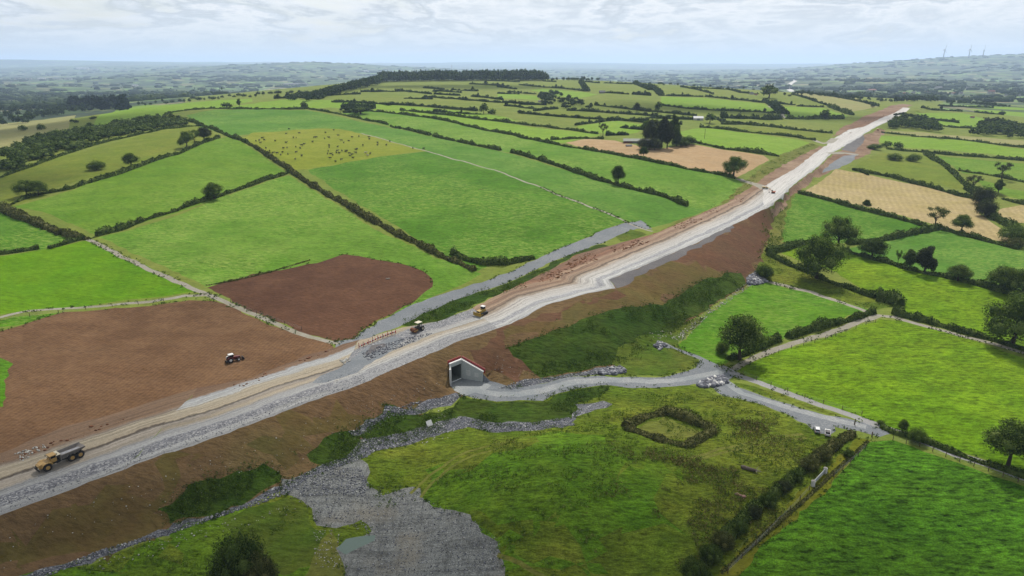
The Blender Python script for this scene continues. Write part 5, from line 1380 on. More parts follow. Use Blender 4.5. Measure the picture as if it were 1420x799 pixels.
def dump_truck():
    rz, p = heading(88, 640, 30, 664)
    x, y, z = unproj(86, 641, 8.3) + (8.3,)
    z = float(terrain(np.array([x]), np.array([y]))[0])
    t = empty('dump_truck', (x, y, z), rz); tag(t, 'yellow articulated dump truck with a grey open body on the gravel road', 'dump truck')
    # +x = forward, length 10.6
    b = B().prism([(2.3, .9), (5.0, .9), (5.25, 1.15), (5.3, 1.75), (4.9, 2.0), (2.3, 2.15)], -.85, .85); b.obj('bonnet', 'amber', t, .08)
    B().box(5.26, 5.36, -.65, .65, 1.0, 1.7).box(5.2, 5.42, -1.3, 1.3, .62, .95, .04).obj('grille', 'black', t)
    c = B().box(1.15, 2.6, -.95, .95, 1.5, 2.5).box(1.2, 2.5, -.9, .9, 3.05, 3.2, .06).box(1.2, 1.3, -.9, -.8, 2.5, 3.1).box(1.2, 1.3, .8, .9, 2.5, 3.1).box(2.35, 2.45, -.9, -.8, 2.5, 3.1).box(2.35, 2.45, .8, .9, 2.5, 3.1).obj('cab', 'amber', t, .05)
    B().box(1.25, 2.42, -.84, .84, 2.45, 3.06, .03).obj('window', 'glass', c)
    B().box(1.0, 2.7, -1.0, 1.0, 3.2, 3.32, .12).obj('roof', 'amber', c, .04)
    for s in (-1, 1):
        B().prism([(2.2, 1.35), (2.55, 1.9), (3.1, 2.12), (3.9, 2.12), (4.4, 1.9), (4.75, 1.3), (4.6, 1.3), (4.3, 1.75), (3.8, 1.98), (3.2, 1.98), (2.7, 1.75), (2.4, 1.35)], min(s * .85, s * 1.5), max(s * .85, s * 1.5)).obj('fender', 'amber', t, .03)
        wheel(t, 3.5, s * 1.15, .93, .66)
        wheel(t, -1.9, s * 1.15, .93, .66); wheel(t, -3.75, s * 1.15, .93, .66)
        B().box(5.28, 5.36, s * .95 - .18, s * .95 + .18, 1.25, 1.5).obj('headlight', 'lamp', t)
        B().cyl((2.5, s * 1.0, 2.9), (2.7, s * 1.35, 2.9), .03).box(2.66, 2.74, s * 1.35 - .1, s * 1.35 + .1, 2.55, 3.05).obj('mirror', 'black', t)
    B().cyl((1.0, .8, 1.9), (1.0, .8, 3.4), .09).obj('exhaust', 'black', t)
    B().box(-4.6, 5.0, -.42, .42, .78, 1.2).box(.5, 1.3, -.7, .7, .8, 1.5).cyl((.75, 0, .75), (.75, 0, 1.7), .28).obj('chassis', 'black', t)
    b = B()
    # open dump body: floor, sloping sides, headboard, raised tail
    L0, L1, z0, z1 = .35, -4.9, 1.45, 2.85
    b.prism([(L0, z0 + .15), (L0 - .5, z0 - .05), (-2.8, z0 - .05), (L1 - .4, z0 + .75), (L1 - .4, z0 + .9), (-2.8, z0 + .12), (L0 - .4, z0 + .12), (L0, z0 + .3)], -1.0, 1.0)
    for s in (-1, 1):
        V = [(L0, s * 1.0, z0), (-2.8, s * 1.0, z0), (L1 - .4, s * 1.0, z0 + .8), (L1 - .1, s * 1.5, z1 - .25), (L0 + .05, s * 1.5, z1)]
        W = [(q[0], q[1] - s * .1, q[2]) for q in V]; n = 5
        b.add(V + W, [tuple(range(5)), tuple(range(9, 4, -1))] + [(i, 5 + i, 5 + (i + 1) % 5, (i + 1) % 5) for i in range(5)])
        for k in range(6): b.box(L0 - .5 - k * .8, L0 - .4 - k * .8, min(s * 1.2, s * 1.52), max(s * 1.2, s * 1.52), z0 + .35, z1 - .15)
        b.box(L1 - .1, L0 + .1, min(s * 1.44, s * 1.6), max(s * 1.44, s * 1.6), z1 - .2, z1 - .04)
    b.box(L0, L0 + .12, -1.45, 1.45, z0, z1 + .15)
    bd = b.obj('dump_body', 'body_grey', t)
    B().box(L0 - .05, L0 + .9, -1.3, 1.3, z1 + .12, z1 + .22).obj('headboard', 'cream', bd)
    t.scale = (.78,) * 3
    V = []; nx, ny = 12, 7
    for i in range(nx):
        for j in range(ny):
            u, v = i / (nx - 1), j / (ny - 1) - .5
            V.append((L0 - .1 + u * (L1 - L0 + .6), v * 2.3, z0 + .25 + .75 * (1 - (2 * v) ** 2 * .5) * (1 - u * .45) + .08 * math.sin(i * 2.1 + j * 3)))
    B().add(V, [(i * ny + j, (i + 1) * ny + j, (i + 1) * ny + j + 1, i * ny + j + 1) for i in range(nx - 1) for j in range(ny - 1)]).obj('load_of_stone', 'load', t)

def tractor():
    x, y, z = cast1(323, 501)
    rz, _ = heading(318, 501, 336, 497)
    t = empty('tractor', (x, y, z), rz); tag(t, 'dark red tractor with a white roof parked on the brown harrowed field', 'tractor')
    B().prism([(.2, .9), (2.5, .95), (2.65, 1.2), (2.6, 1.65), (.2, 1.85)], -.38, .38).obj('bonnet', 'darkred', t, .06)
    B().box(2.5, 2.68, -.4, .4, .8, 1.5).obj('grille', 'black', t)
    c = B().box(-1.3, .3, -.75, .75, 1.1, 1.6).box(-1.25, -1.15, -.72, -.62, 1.6, 2.75).box(-1.25, -1.15, .62, .72, 1.6, 2.75).box(.15, .25, -.72, -.62, 1.6, 2.75).box(.15, .25, .62, .72, 1.6, 2.75).obj('cab', 'darkred', t)
    B().box(-1.2, .2, -.66, .66, 1.55, 2.72, .04).obj('window', 'glass', c)
    B().box(-1.45, .45, -.85, .85, 2.75, 2.95, .1).obj('roof', 'white', c, .05)
    for s in (-1, 1):
        B().prism([(-2.0, 1.3), (-1.8, 1.85), (-1.2, 2.05), (-.4, 1.95), (0, 1.5), (-.2, 1.5), (-.5, 1.8), (-1.2, 1.92), (-1.7, 1.75), (-1.85, 1.3)], min(s * .7, s * 1.25), max(s * .7, s * 1.25)).obj('fender', 'white' if s > 0 else 'darkred', t)
        wheel(t, -.95, s * 1.0, .95, .55, 'white'); wheel(t, 1.9, s * .9, .62, .4, 'white')
        B().cyl((2.66, s * .25, 1.35), (2.7, s * .25, 1.35), .09).obj('headlight', 'lamp', t)
    B().box(-1.6, 2.4, -.3, .3, .6, 1.0).obj('chassis', 'black', t)
    B().cyl((.5, .3, 1.8), (.5, .3, 2.7), .06).obj('exhaust', 'black', t)
    b = B().box(2.7, 3.5, -.06, .06, .6, .8)
    b.prism([(3.3, .35), (3.45, 1.05), (3.6, 1.05), (4.1, .35), (4.0, .25)], -1.0, 1.0).obj('front_weight', 'black', t)
    b2 = B().box(-2.2, -1.5, -.5, .5, .5, .7).box(-2.4, -2.2, -1.2, 1.2, .35, .6)
    for k in range(9): b2.box(-2.5, -2.36, -1.15 + k * .28, -1.09 + k * .28, .0, .5)
    b2.obj('harrow', 'black', t); t.scale = (.7,) * 3

def bulldozer():
    rz, _ = heading(676, 427, 655, 437)
    x, y, z = cast1(668, 436)
    t = empty('bulldozer', (x, y, z), rz); tag(t, 'yellow bulldozer working on the brown strip beside the white road', 'bulldozer')
    for s in (-1, 1):
        tr = B().prism([(-1.9, .45), (-1.7, .08), (1.3, .08), (1.75, .4), (1.6, .85), (1.1, 1.0), (-1.5, 1.0), (-1.9, .8)], min(s * .75, s * 1.3), max(s * .75, s * 1.3)).obj('track', 'black', t)
        b = B()
        for k in range(14): b.box(-1.65 + k * .23, -1.55 + k * .23, min(s * .72, s * 1.33), max(s * .72, s * 1.33), .98, 1.05)
        b.obj('track_pad', 'steel', tr)
        B().box(.8, 2.5, s * 1.36 - .08, s * 1.36 + .08, .35, .6).obj('push_arm', 'yellow', t)
        B().cyl((1.9, s * .6, 1.5), (2.4, s * .6, .9), .07).obj('blade_ram', 'steel', t)
    B().prism([(-1.5, .7), (1.9, .7), (1.95, 1.75), (-.1, 1.95), (-1.5, 1.6)], -.72, .72).obj('body', 'yellow', t, .08)
    B().box(1.9, 1.98, -.6, .6, .85, 1.65).obj('grille', 'black', t)
    c = B().box(-1.3, -.1, -.7, .7, 1.6, 2.0).obj('cab', 'yellow', t)
    B().box(-1.25, -.15, -.66, .66, 2.0, 2.8, .05).obj('window', 'glass', c)
    B().box(-1.4, .0, -.8, .8, 2.8, 2.95, .08).obj('roof', 'white', c, .04)
    B().prism([(2.35, .1), (2.55, .1), (2.45, .7), (2.6, 1.35), (2.45, 1.35), (2.25, .7)], -1.75, 1.75).obj('blade', 'yellow', t, .02)
    B().cyl((.7, .4, 1.8), (.7, .4, 2.5), .06).obj('exhaust', 'black', t)
    t.scale = (.86,) * 3
    B().box(-2.1, -1.8, -.2, .2, .4, 1.4).box(-2.3, -2.0, -.1, .1, .0, 1.0).obj('ripper', 'steel', t)

def roller():
    x, y, z = cast1(579, 459)
    rz, _ = heading(584, 456, 572, 461)
    t = empty('road_roller', (x, y, z), rz); tag(t, 'small road roller with a cream canopy and rusty drum at the end of the barrier', 'road roller')
    d = B().cyl((1.35, -.85, .65), (1.35, .85, .65), .65, n=24).obj('drum', 'rust', t)
    B().box(.6, 2.1, -.98, -.88, .5, .8).box(.6, 2.1, .88, .98, .5, .8).box(.55, .7, -.98, .98, .5, .9).obj('drum_frame', 'amber', t)
    B().prism([(-1.9, .6), (.5, .6), (.55, 1.2), (-.5, 1.35), (-1.9, 1.25)], -.65, .65).obj('body', 'black', t, .05)
    for s in (-1, 1):
        wheel(t, -1.2, s * .75, .65, .45, 'cream')
        for xx in (-1.1, .3): B().cyl((xx, s * .55, 1.2), (xx, s * .6, 2.5), .04).obj('post', 'black', t)
    B().box(-1.35, .55, -.8, .8, 2.5, 2.62, .1).obj('canopy', 'cream', t, .04)
    B().box(-.7, -.2, -.25, .25, 1.3, 1.4).box(-.75, -.65, -.25, .25, 1.4, 1.9).obj('seat', 'black', t)
    B().cyl((.1, 0, 1.3), (0, 0, 1.75), .03).cyl((0, 0, 1.74), (-.02, 0, 1.78), .18, n=14).obj('steering_wheel', 'black', t)

def excavator():
    x, y, z = cast1(1072, 268)
    t = empty('excavator', (x, y, z), 2.6); tag(t, 'tiny rust coloured excavator on the white road beyond the bank', 'excavator')
    for s in (-1, 1): B().prism([(-1.5, .4), (-1.3, .05), (1.3, .05), (1.5, .4), (1.3, .8), (-1.3, .8)], min(s * .7, s * 1.2), max(s * .7, s * 1.2)).obj('track', 'black', t)
    B().prism([(-1.9, .9), (1.2, .9), (1.2, 1.7), (-1.9, 1.9)], -1.1, 1.1).obj('body', 'orange', t, .06)
    c = B().box(0, 1.2, .2, 1.1, 1.7, 2.0).box(-.05, 1.25, .15, 1.15, 2.75, 2.85).obj('cab', 'cream', t)
    B().box(.03, 1.17, .23, 1.07, 2.0, 2.75).obj('window', 'glass', c)
    B().prism([(1.0, 1.2), (2.4, 3.2), (3.8, 3.0), (3.8, 2.75), (2.5, 2.85), (1.3, 1.1)], -.35, -.1).obj('boom', 'orange', t)
    B().prism([(3.6, 3.0), (3.9, 3.0), (3.5, .9), (3.3, .9)], -.3, -.14).obj('arm', 'orange', t)
    t.scale = (.6,) * 3
    B().prism([(3.0, .9), (3.7, .9), (3.6, .3), (3.2, .1), (2.9, .4)], -.65, .2).obj('bucket', 'steel', t)

def site_dumper(px, py, rz, lb, col):
    x, y, z = cast1(px, py)
    t = empty('site_dumper', (x, y, z), rz); tag(t, lb, 'dumper')
    for s in (-1, 1):
        wheel(t, 1.2, s * .9, .6, .4, 'white'); wheel(t, -1.2, s * .9, .6, .4, 'white')
    B().box(-1.9, 1.9, -.6, .6, .6, 1.0).obj('chassis', 'black', t)
    B().prism([(.2, 1.0), (1.9, 1.0), (2.3, 1.8), (-.1, 1.8)], -1.05, 1.05).obj('skip', col, t, .04)
    B().prism([(-2.0, .9), (-.5, .9), (-.5, 1.6), (-2.0, 1.4)], -.7, .7).obj('bonnet', col, t, .05)
    t.scale = (.7,) * 3
    B().box(-.9, .0, -.65, .65, 2.4, 2.5).cyl((-.85, -.6, 1.5), (-.85, -.6, 2.4), .04).cyl((-.85, .6, 1.5), (-.85, .6, 2.4), .04).obj('roll_bar', 'white', t)

def car(px, py, rz, col, roof, lb):
    x, y, z = cast1(px, py)
    t = empty('parked_car', (x, y, z), rz); tag(t, lb, 'car', 'cars parked at the roadside')
    b = B().prism([(-2.1, .35), (-2.15, .8), (-2.0, 1.0), (-1.0, 1.02), (.9, .98), (1.9, .85), (2.15, .65), (2.15, .35), (1.75, .3), (-1.7, .3)], -.88, .88).obj('body', col, t, .07)
    B().add([(-1.95, -.8, .98), (1.0, -.8, .98), (1.0, .8, .98), (-1.95, .8, .98), (-1.6, -.64, 1.46), (.25, -.64, 1.46), (.25, .64, 1.46), (-1.6, .64, 1.46)], [(0, 1, 5, 4), (1, 2, 6, 5), (2, 3, 7, 6), (3, 0, 4, 7), (4, 5, 6, 7)]).obj('window', 'glass', t)
    B().add([(-1.62, -.66, 1.45), (.27, -.66, 1.45), (.27, .66, 1.45), (-1.62, .66, 1.45), (-1.5, -.58, 1.52), (.15, -.58, 1.52), (.15, .58, 1.52), (-1.5, .58, 1.52)], [(0, 1, 5, 4), (1, 2, 6, 5), (2, 3, 7, 6), (3, 0, 4, 7), (4, 5, 6, 7), (3, 2, 1, 0)]).obj('roof', roof, t)
    t.scale = (.68,) * 3
    for s in (-1, 1):
        wheel(t, 1.35, s * .8, .33, .2, 'silver'); wheel(t, -1.3, s * .8, .33, .2, 'silver')
        B().box(2.1, 2.18, s * .62 - .16, s * .62 + .16, .62, .76).obj('headlight', 'lamp', t)
        B().box(-2.18, -2.1, s * .68 - .12, s * .68 + .12, .7, .9).obj('tail_light', 'red', t)

def wall_slab(b, p, q, th, zb, zp, zq):
    """upright slab from p to q, thickness th, base zb, top heights zp / zq"""
    p = np.array(p, float); q = np.array(q, float); d = (q - p) / np.hypot(*(q - p)); n = np.array([-d[1], d[0]]) * th / 2
    P = [p - n, q - n, q + n, p + n]
    V = [(a[0], a[1], zb) for a in P] + [(P[0][0], P[0][1], zp), (P[1][0], P[1][1], zq), (P[2][0], P[2][1], zq), (P[3][0], P[3][1], zp)]
    b.add(V, [(3, 2, 1, 0), (4, 5, 6, 7), (0, 1, 5, 4), (1, 2, 6, 5), (2, 3, 7, 6), (3, 0, 4, 7)])
    return b

def underpass():
    o0 = UL
    t = empty('concrete_underpass', (UL[0], UL[1], UZ)); tag(t, 'concrete farm underpass through the brown bank with white coping and red edge guards', 'underpass')
    off = np.array([UL[0], UL[1]])
    def L(p): return np.array(p) - off
    e = (UR - UL) / np.hypot(*(UR - UL)); n = np.array([e[1], -e[0]])     # n points outwards
    top = 5.2
    b = B()
    wall_slab(b, L(UL - e * .12), L(UL + e * .22), .5, -.4, top, top); b.obj('jamb', 'concrete', t)
    wall_slab(B(), L(UR - e * .05), L(UR + e * .25), .5, -.4, top, top).obj('jamb', 'concrete_dull', t)
    wall_slab(B(), L(UL + e * .22), L(UR - e * .05), .46, 4.35, top, top).obj('lintel', 'concrete_dull', t)
    ww = UW + (UW - UR) * .0
    w = wall_slab(B(), L(UR), L(UW), .35, -.5, top, top - 2.55).obj('wing_wall', 'concrete_dull', t)
    d = (UW - UR) / np.hypot(*(UW - UR)); s = np.array([d[1], -d[0]])
    if s[1] > 0: s = -s
    for a, bb in ((.22, .42), (.62, .8)):
        p, q = L(UR + (UW - UR) * a + s * .19), L(UR + (UW - UR) * bb + s * .19); wall_slab(B(), p, q, .06, 1.1, 2.6 if a < .5 else 2.2, 2.6 if a < .5 else 2.2).obj('panel', 'concrete', w)
    wall_slab(B(), L(UL), L(UP_), .35, -.5, top, top - .9).obj('side_wall', 'concrete', t)
    # coping strips, a little proud of the walls
    def coping(p, q, zp, zq, nm='coping', mt='white', wd=.6, h=.34, up=0.0):
        b = B(); p = np.array(p, float); q = np.array(q, float); d = (q - p) / np.hypot(*(q - p)); nn = np.array([-d[1], d[0]]) * wd / 2
        P = [p - nn, q - nn, q + nn, p + nn]; Z = [zp, zq, zq, zp]
        V = [(a[0], a[1], z + up) for a, z in zip(P, Z)] + [(a[0], a[1], z + up + h) for a, z in zip(P, Z)]
        b.add(V, [(3, 2, 1, 0), (4, 5, 6, 7), (0, 1, 5, 4), (1, 2, 6, 5), (2, 3, 7, 6), (3, 0, 4, 7)]); return b.obj(nm, mt, t)
    coping(L(UL - e * .25), L(UR + e * .1), top + .01, top + .01)
    coping(L(UR + d * .05), L(UW + d * .2), top + .02, top - 2.5)
    wall_slab(B(), L(UP_ + [.0, .1]), L(UP_ + [.0, -.22]), .42, -.5, top - .5, top - .6).obj('white_post', 'white', t)
    # tunnel barrel inside the bank
    b = B(); back = 12.0
    def P3(u, v, z): q = L(UL + e * u - n * v); return (q[0], q[1], z)
    W = float(np.hypot(*(UR - UL)))
    V = [P3(.2, .1, -.02), P3(W - .02, .1, -.02), P3(W - .02, .1, 4.38), P3(.2, .1, 4.38), P3(.2, back, -.02), P3(W - .02, back, -.02), P3(W - .02, back, 4.38), P3(.2, back, 4.38)]
    b.add(V, [(0, 1, 5, 4), (1, 2, 6, 5), (2, 3, 7, 6), (3, 0, 4, 7), (4, 5, 6, 7)]); b.obj('tunnel', 'conc_dark', t)
    # red edge guard rails behind the coping
    def guard(p, q, zp, zq):
        b = B(); p = np.array(p, float); q = np.array(q, float); Lg = np.hypot(*(q - p)); k = max(2, int(Lg / .9))
        for i in range(k + 1):
            a = p + (q - p) * i / k; z = zp + (zq - zp) * i / k; b.cyl((a[0], a[1], z - .5), (a[0], a[1], z + .95), .06, n=6)
        for h in (.25, .6, .92): b.cyl((p[0], p[1], zp + h), (q[0], q[1], zq + h), .08, n=6)
        wall_slab(b, p, q, .04, min(zp, zq) - .3, zp + .75, zq + .75)
        b.obj('guard_rail', 'red', t)
    guard(L(UL - e * .3 - n * .5), L(UR - n * .5 + e * .2), top, top); guard(L(UR - s * .5), L(UW - s * .5 + d * .4), top, top - 2.6)

def barrier():
    P = [cast1(a, b) for a, b in ((498, 484), (504, 481), (511, 478), (517, 475.5), (524, 472), (531, 469.5), (537.5, 467), (543.5, 464.8), (549, 463))]
    o = P[0]; t = empty('safety_barrier', o); tag(t, 'row of red and white barrier posts and boards along the dark hollow', 'barrier')
    for i, p in enumerate(P):
        q = (p[0] - o[0], p[1] - o[1], p[2] - o[2]); h = 1.5 + .3 * (i % 3 == 0)
        B().cyl((q[0], q[1], -.1 + q[2]), (q[0], q[1], q[2] + h), .07, n=8).obj('post', 'red' if i % 2 == 0 else 'darkred', t)
        if i < len(P) - 1:
            r = (P[i + 1][0] - o[0], P[i + 1][1] - o[1], P[i + 1][2] - o[2])
            a = np.array(q[:2]); c = np.array(r[:2]); b = B()
            wall_slab(b, a + (c - a) * .08, a + (c - a) * .92, .1, min(q[2], r[2]) + .45, q[2] + .85, r[2] + .85); b.obj('board', 'stripes', t)

def wire_fence(nm, pts, step, lb, h=1.1, mat='wood'):
    p = parse_pts(pts); W = cast(p[:, 0], p[:, 1]); P = densify(W[:, :2], .004); seg = np.hypot(*np.diff(P, axis=0).T); cum = np.concatenate([[0], np.cumsum(seg)])
    s = np.arange(0, cum[-1], step)[:98]; X = np.interp(s, cum, P[:, 0]); Y = np.interp(s, cum, P[:, 1]); Z = terrain(X, Y)
    t = empty(nm, (X[0], Y[0], Z[0])); tag(t, lb, 'fence')
    X0, Y0, Z0 = X[0], Y[0], Z[0]; w = B()
    post = None
    for i in range(len(s)):
        if post is None: post = B().cyl((0, 0, -.3), (0, 0, h), .09, .08, 6).obj('post', mat, t); o = post
        else: o = post.copy(); COL.objects.link(o); o.parent = t
        o.location = (X[i] - X0, Y[i] - Y0, Z[i] - Z0)
        if i: 
            for zz in (.35, .7, 1.0): w.cyl((X[i - 1] - X0, Y[i - 1] - Y0, Z[i - 1] - Z0 + zz), (X[i] - X0, Y[i] - Y0, Z[i] - Z0 + zz), .012, n=4)
    w.obj('wire', 'galv', t)

def gate():
    a = cast1(1127, 674); c = cast1(1144, 656)
    t = empty('field_gate', a); tag(t, 'pale metal gate between two round stone piers beside the tall grass field', 'gate')
    q = (c[0] - a[0], c[1] - a[1], c[2] - a[2])
    for k in ((0, 0, 0), q):
        pr = B().cyl((k[0], k[1], k[2] - .3), (k[0], k[1], k[2] + 1.5), .42, .38, 18).obj('pier', 'concrete', t)
        B().cyl((k[0], k[1], k[2] + 1.5), (k[0], k[1], k[2] + 1.62), .3, .28, 14).obj('pier_cap', 'body_grey', pr)
    b = B()
    for zz in (.3, .55, .8, 1.05, 1.3): b.cyl((0, 0, zz), (q[0], q[1], q[2] + zz), .07, n=6)
    for u in (.12, .5, .88): b.cyl((q[0] * u, q[1] * u, q[2] * u + .2), (q[0] * u, q[1] * u, q[2] * u + 1.4), .07, n=6)
    b.obj('gate_bars', 'galv', t)
    t.scale = (1, 1, .8)
    wall_slab(B(), (q[0] * .1, q[1] * .1), (q[0] * .9, q[1] * .9), .05, .25, 1.1, q[2] + 1.1).obj('gate_sheet', 'concrete', t)

def sign_board():
    x, y, z = cast1(597, 592)
    t = empty('notice_board', (x, y, z), .3); tag(t, 'white square board leaning back beside the rubble drain', 'board')
    B().add([(-.75, 0, .25), (.75, 0, .25), (.75, .75, 1.35), (-.75, .75, 1.35), (-.75, .06, .2), (.75, .06, .2), (.75, .81, 1.3), (-.75, .81, 1.3)], [(0, 1, 2, 3), (7, 6, 5, 4), (0, 4, 5, 1), (1, 5, 6, 2), (2, 6, 7, 3), (3, 7, 4, 0)]).obj('panel', 'white', t)
    for s in (-.6, .6): B().cyl((s, .5, -.2), (s, .5, 1.0), .04, n=6).obj('leg', 'galv', t)
    b = B()
    for u, v in ((-.1, .3), (.05, .45), (-.05, .55), (.1, .68)): b.box(u - .09, u + .09, v * .75 + .27 - .05, v * .75 + .27 + .0, v * 1.1 + .42, v * 1.1 + .47)
    t.rotation_euler = (0, 0, .75)

def dead_tree():
    x, y, z = cast1(1041, 653)
    t = empty('fallen_tree', (x, y, z), -.5); tag(t, 'uprooted dead tree lying in the rough grass with pale roots', 'dead tree')
    B().cyl((-2.8, 0, .5), (1.6, 0, .55), .75, .5, 10).ball((-2.2, .1, .6), .9, (1.3, .8, .8)).ball((-1, -.1, .6), .85, (1.3, .8, .8)).obj('trunk', 'deadwood', t, smooth=True)
    rg = np.random.default_rng(3)
    for k in range(9):
        a = rg.uniform(-1.5, 1.5); e = rg.uniform(-.1, 1.1); l = rg.uniform(1.2, 2.2)
        q = (1.6 + l * math.cos(a) * math.cos(e), l * math.sin(a) * math.cos(e), .55 + l * math.sin(e)); B().cyl((1.5, 0, .55), q, .14, .04, 6).obj('root', 'stonewall', t)
    t.scale = (.62, .62, .62)

def lumps(nm, px, py, lb, cat, mat, rs, seed):
    x, y, z = cast1(px, py); rg = np.random.default_rng(seed)
    C = np.array([(a, b, r * .25) for a, b, r in rs]); V, F = balls(C, np.array([[r, r * .8, r * .7] for _, _, r in rs]), rg, .12)
    o = mesh_obj(nm, V, F, M[mat], smooth=False); o.location = (x, y, z); o.scale = (.62, .62, .5); tag(o, lb, cat)
    m = o.modifiers.new('sub', 'SUBSURF'); m.levels = 2; m.render_levels = 2
    return o

def pole(px, py, hp, lb, arm=True, nm='utility_pole', mat='wood', r=.16):
    x, y, z = cast1(px, py); H = px_size(x, y, z, hp); t = empty(nm, (x, y, z)); tag(t, lb, nm.replace('_', ' '))
    B().cyl((0, 0, -.5), (0, 0, H), r, r * .7, 8).obj('shaft', mat, t)
    if arm:
        B().box(-.9, .9, -.06, .06, H - .5, H - .38).obj('crossarm', mat, t)

def house(px, py, wpx, ratio, hpx, rz, wall, roof, lb, group=None, nm='house', D=None):
    x, y, z = cast1(px, py); w = px_size(x, y, z, wpx); h = px_size(x, y, z, hpx); d = w * ratio
    t = empty(nm, (x, y, z - .2), rz); tag(t, lb, nm.replace('_', ' '), group)
    hw = h * .55; B().box(-w / 2, w / 2, -d / 2, d / 2, -1, hw).add([(-w / 2, -d / 2, hw), (-w / 2, d / 2, hw), (-w / 2, 0, h * .97)], [(0, 1, 2)]).add([(w / 2, -d / 2, hw), (w / 2, d / 2, hw), (w / 2, 0, h * .97)], [(1, 0, 2)]).obj('wall', wall, t)
    r = B().prism([(0, 0)], 0, 0) if False else B()
    o = w * .03; r.add([(-w / 2 - o, -d / 2 - o, hw - .1), (w / 2 + o, -d / 2 - o, hw - .1), (w / 2 + o, 0, h), (-w / 2 - o, 0, h), (-w / 2 - o, d / 2 + o, hw - .1), (w / 2 + o, d / 2 + o, hw - .1)], [(0, 1, 2, 3), (3, 2, 5, 4)])
    ro = r.obj('roof', roof, t)
    sm = ro.modifiers.new('thick', 'SOLIDIFY'); sm.thickness = .25
    if nm == 'house':
        B().box(-w * .4, -w * .34, -.4, .4, h * .9, h * 1.15).obj('chimney', wall, ro)
        for u in (-.3, 0, .3): B().box(w * u - w * .05, w * u + w * .05, -d / 2 - .06, -d / 2 + .02, hw * .4, hw * .75).obj('window', 'glass', t)
        B().box(w * .12, w * .18, -d / 2 - .05, -d / 2 + .02, -.2, hw * .7).obj('door', 'black', t)
    else:
        B().box(-w * .15, w * .15, -d / 2 - .06, -d / 2 + .02, -.5, hw * .8).obj('door', 'conc_dark', t)
    return t

def turbines():
    for i, (px, pyb, pyh, a0) in enumerate(((1308, 81, 69.5, .35), (1343, 81, 69, .15), (1362.5, 80.5, 70, 0.0))):
        D = 7600; dx, dy, dz = ray(px, pyb); x, y = dx * D, dy * D; z = float(terrain(np.array([x]), np.array([y]))[0]); H = (pyb - pyh) * D / FPX + (CAMZ + dz * D - z)
        t = empty('wind_turbine', (x, y, z), .5 if i < 2 else 1.1); tag(t, ('leftmost wind turbine on the hazy ridge', 'middle wind turbine on the hazy ridge', 'rightmost wind turbine on the hazy ridge')[i], 'wind turbine', 'wind turbines on the ridge')
        B().cyl((0, 0, -5), (0, 0, H), 5.5, 3.6, 12).obj('tower', 'turbine', t, smooth=True)
        B().box(-3, 3, -3, 7, H - 2, H + 2.5, .4).obj('nacelle', 'turbine', t)
        h = B().ball((0, -4.5, H), 2.2).obj('hub', 'turbine', t)
        for k in range(3):
            a = a0 + k * 2.094; u = np.array([math.sin(a), 0, math.cos(a)]); w = np.array([math.cos(a), 0, -math.sin(a)]); c = np.array([0, -4.5, H]); R0 = 50
            V = []
            for s, cw in ((1.5, 2.6), (9, 5), (26, 4), (R0, 2)):
                for q in (-1, 1):
                    for dd in (-.8, .8): V.append(tuple(c + u * s + w * cw * q * .6 + np.array([0, dd, 0])))
            F = [(j * 4 + p, j * 4 + q2, j * 4 + 4 + q2, j * 4 + 4 + p) for j in range(3) for p, q2 in ((0, 1), (1, 3), (3, 2), (2, 0))] + [(0, 1, 3, 2), (12, 13, 15, 14)]
            B().add(V, F).obj('blade', 'turbine', t)

COWS = """200 470 185 495 257 492 240 517 225 517 125 535 65 530 45 545 185 545 330 540 400 490 445 475 470 505 418 517 395 522 487 533 545 515 583 510 638 515 527 535 685 545 685 557 752 537 733 558 640 525 190 572 170 575 238 567 262 575 283 553 270 560 165 597 195 608 240 597 270 617 235 635 415 590 412 605 430 607 425 630 465 590 460 600 490 590 515 590 530 603 535 617 565 583 572 580 565 600 550 628 487 637 455 648 420 570 420 560 467 567 878 575 937 578 95 590 115 600 135 603 75 575 20 535 155 612 545 610 510 595 475 603 440 612 350 515 340 517 55 520 38 533 500 545 605 560"""
def cow_mesh():
    b = B().ball((0, 0, 1.05), .5, (1.75, .72, .78), 6).ball((-.75, 0, 1.1), .4, (.9, .8, .9), 5)
    b.cyl((.7, 0, 1.15), (1.15, 0, 1.35), .26, .17, 8).ball((1.35, 0, 1.32), .2, (1.5, .8, .85), 5)
    for s in (-1, 1):
        for xx in (-.7, .55): b.cyl((xx, s * .22, 0), (xx, s * .24, .95), .07, .13, 6)
        b.box(1.15, 1.22, min(s * .15, s * .34), max(s * .15, s * .34), 1.42, 1.5)
    b.cyl((-1.08, 0, 1.2), (-1.15, 0, .5), .04, .03, 5)
    return b
def cows():
    v = np.array(list(map(float, COWS.split()))).reshape(-1, 2); px = 350 + v[:, 0] / 3.944; py = 60 + v[:, 1] / 3.944; W = cast(px, py + .8)
    rg = np.random.default_rng(4); o = None
    for i, p in enumerate(W):
        if o is None: o = cow_mesh().obj('cow', 'cow_black', None, smooth=True); c = o
        else: c = o.copy(); COL.objects.link(c)
        c.location = p; c.rotation_euler = (0, 0, rg.uniform(0, 6.28)); k = rg.uniform(.72, .92); c.scale = (k, k, k)
        tag(c, 'black cow grazing in the yellowish pasture', 'cow', 'cattle herd in the grazed pasture')
    for i, (a, b_) in enumerate(((620, 600), (645, 604), (630, 614))):
        c = cow_mesh().obj('cow', 'cow_white' if i != 1 else 'cow_black', None, smooth=True); p = cast1(350 + a / 3.944, 61 + b_ / 3.944); c.location = p; c.scale = (.85,) * 3; c.rotation_euler = (0, 0, i * 1.3)
        tag(c, 'pale cow at the lower right of the herd, left one' if i == 0 else ('black cow standing against the two pale cows' if i == 1 else 'pale cow at the lower right of the herd, right one'), 'cow', None)

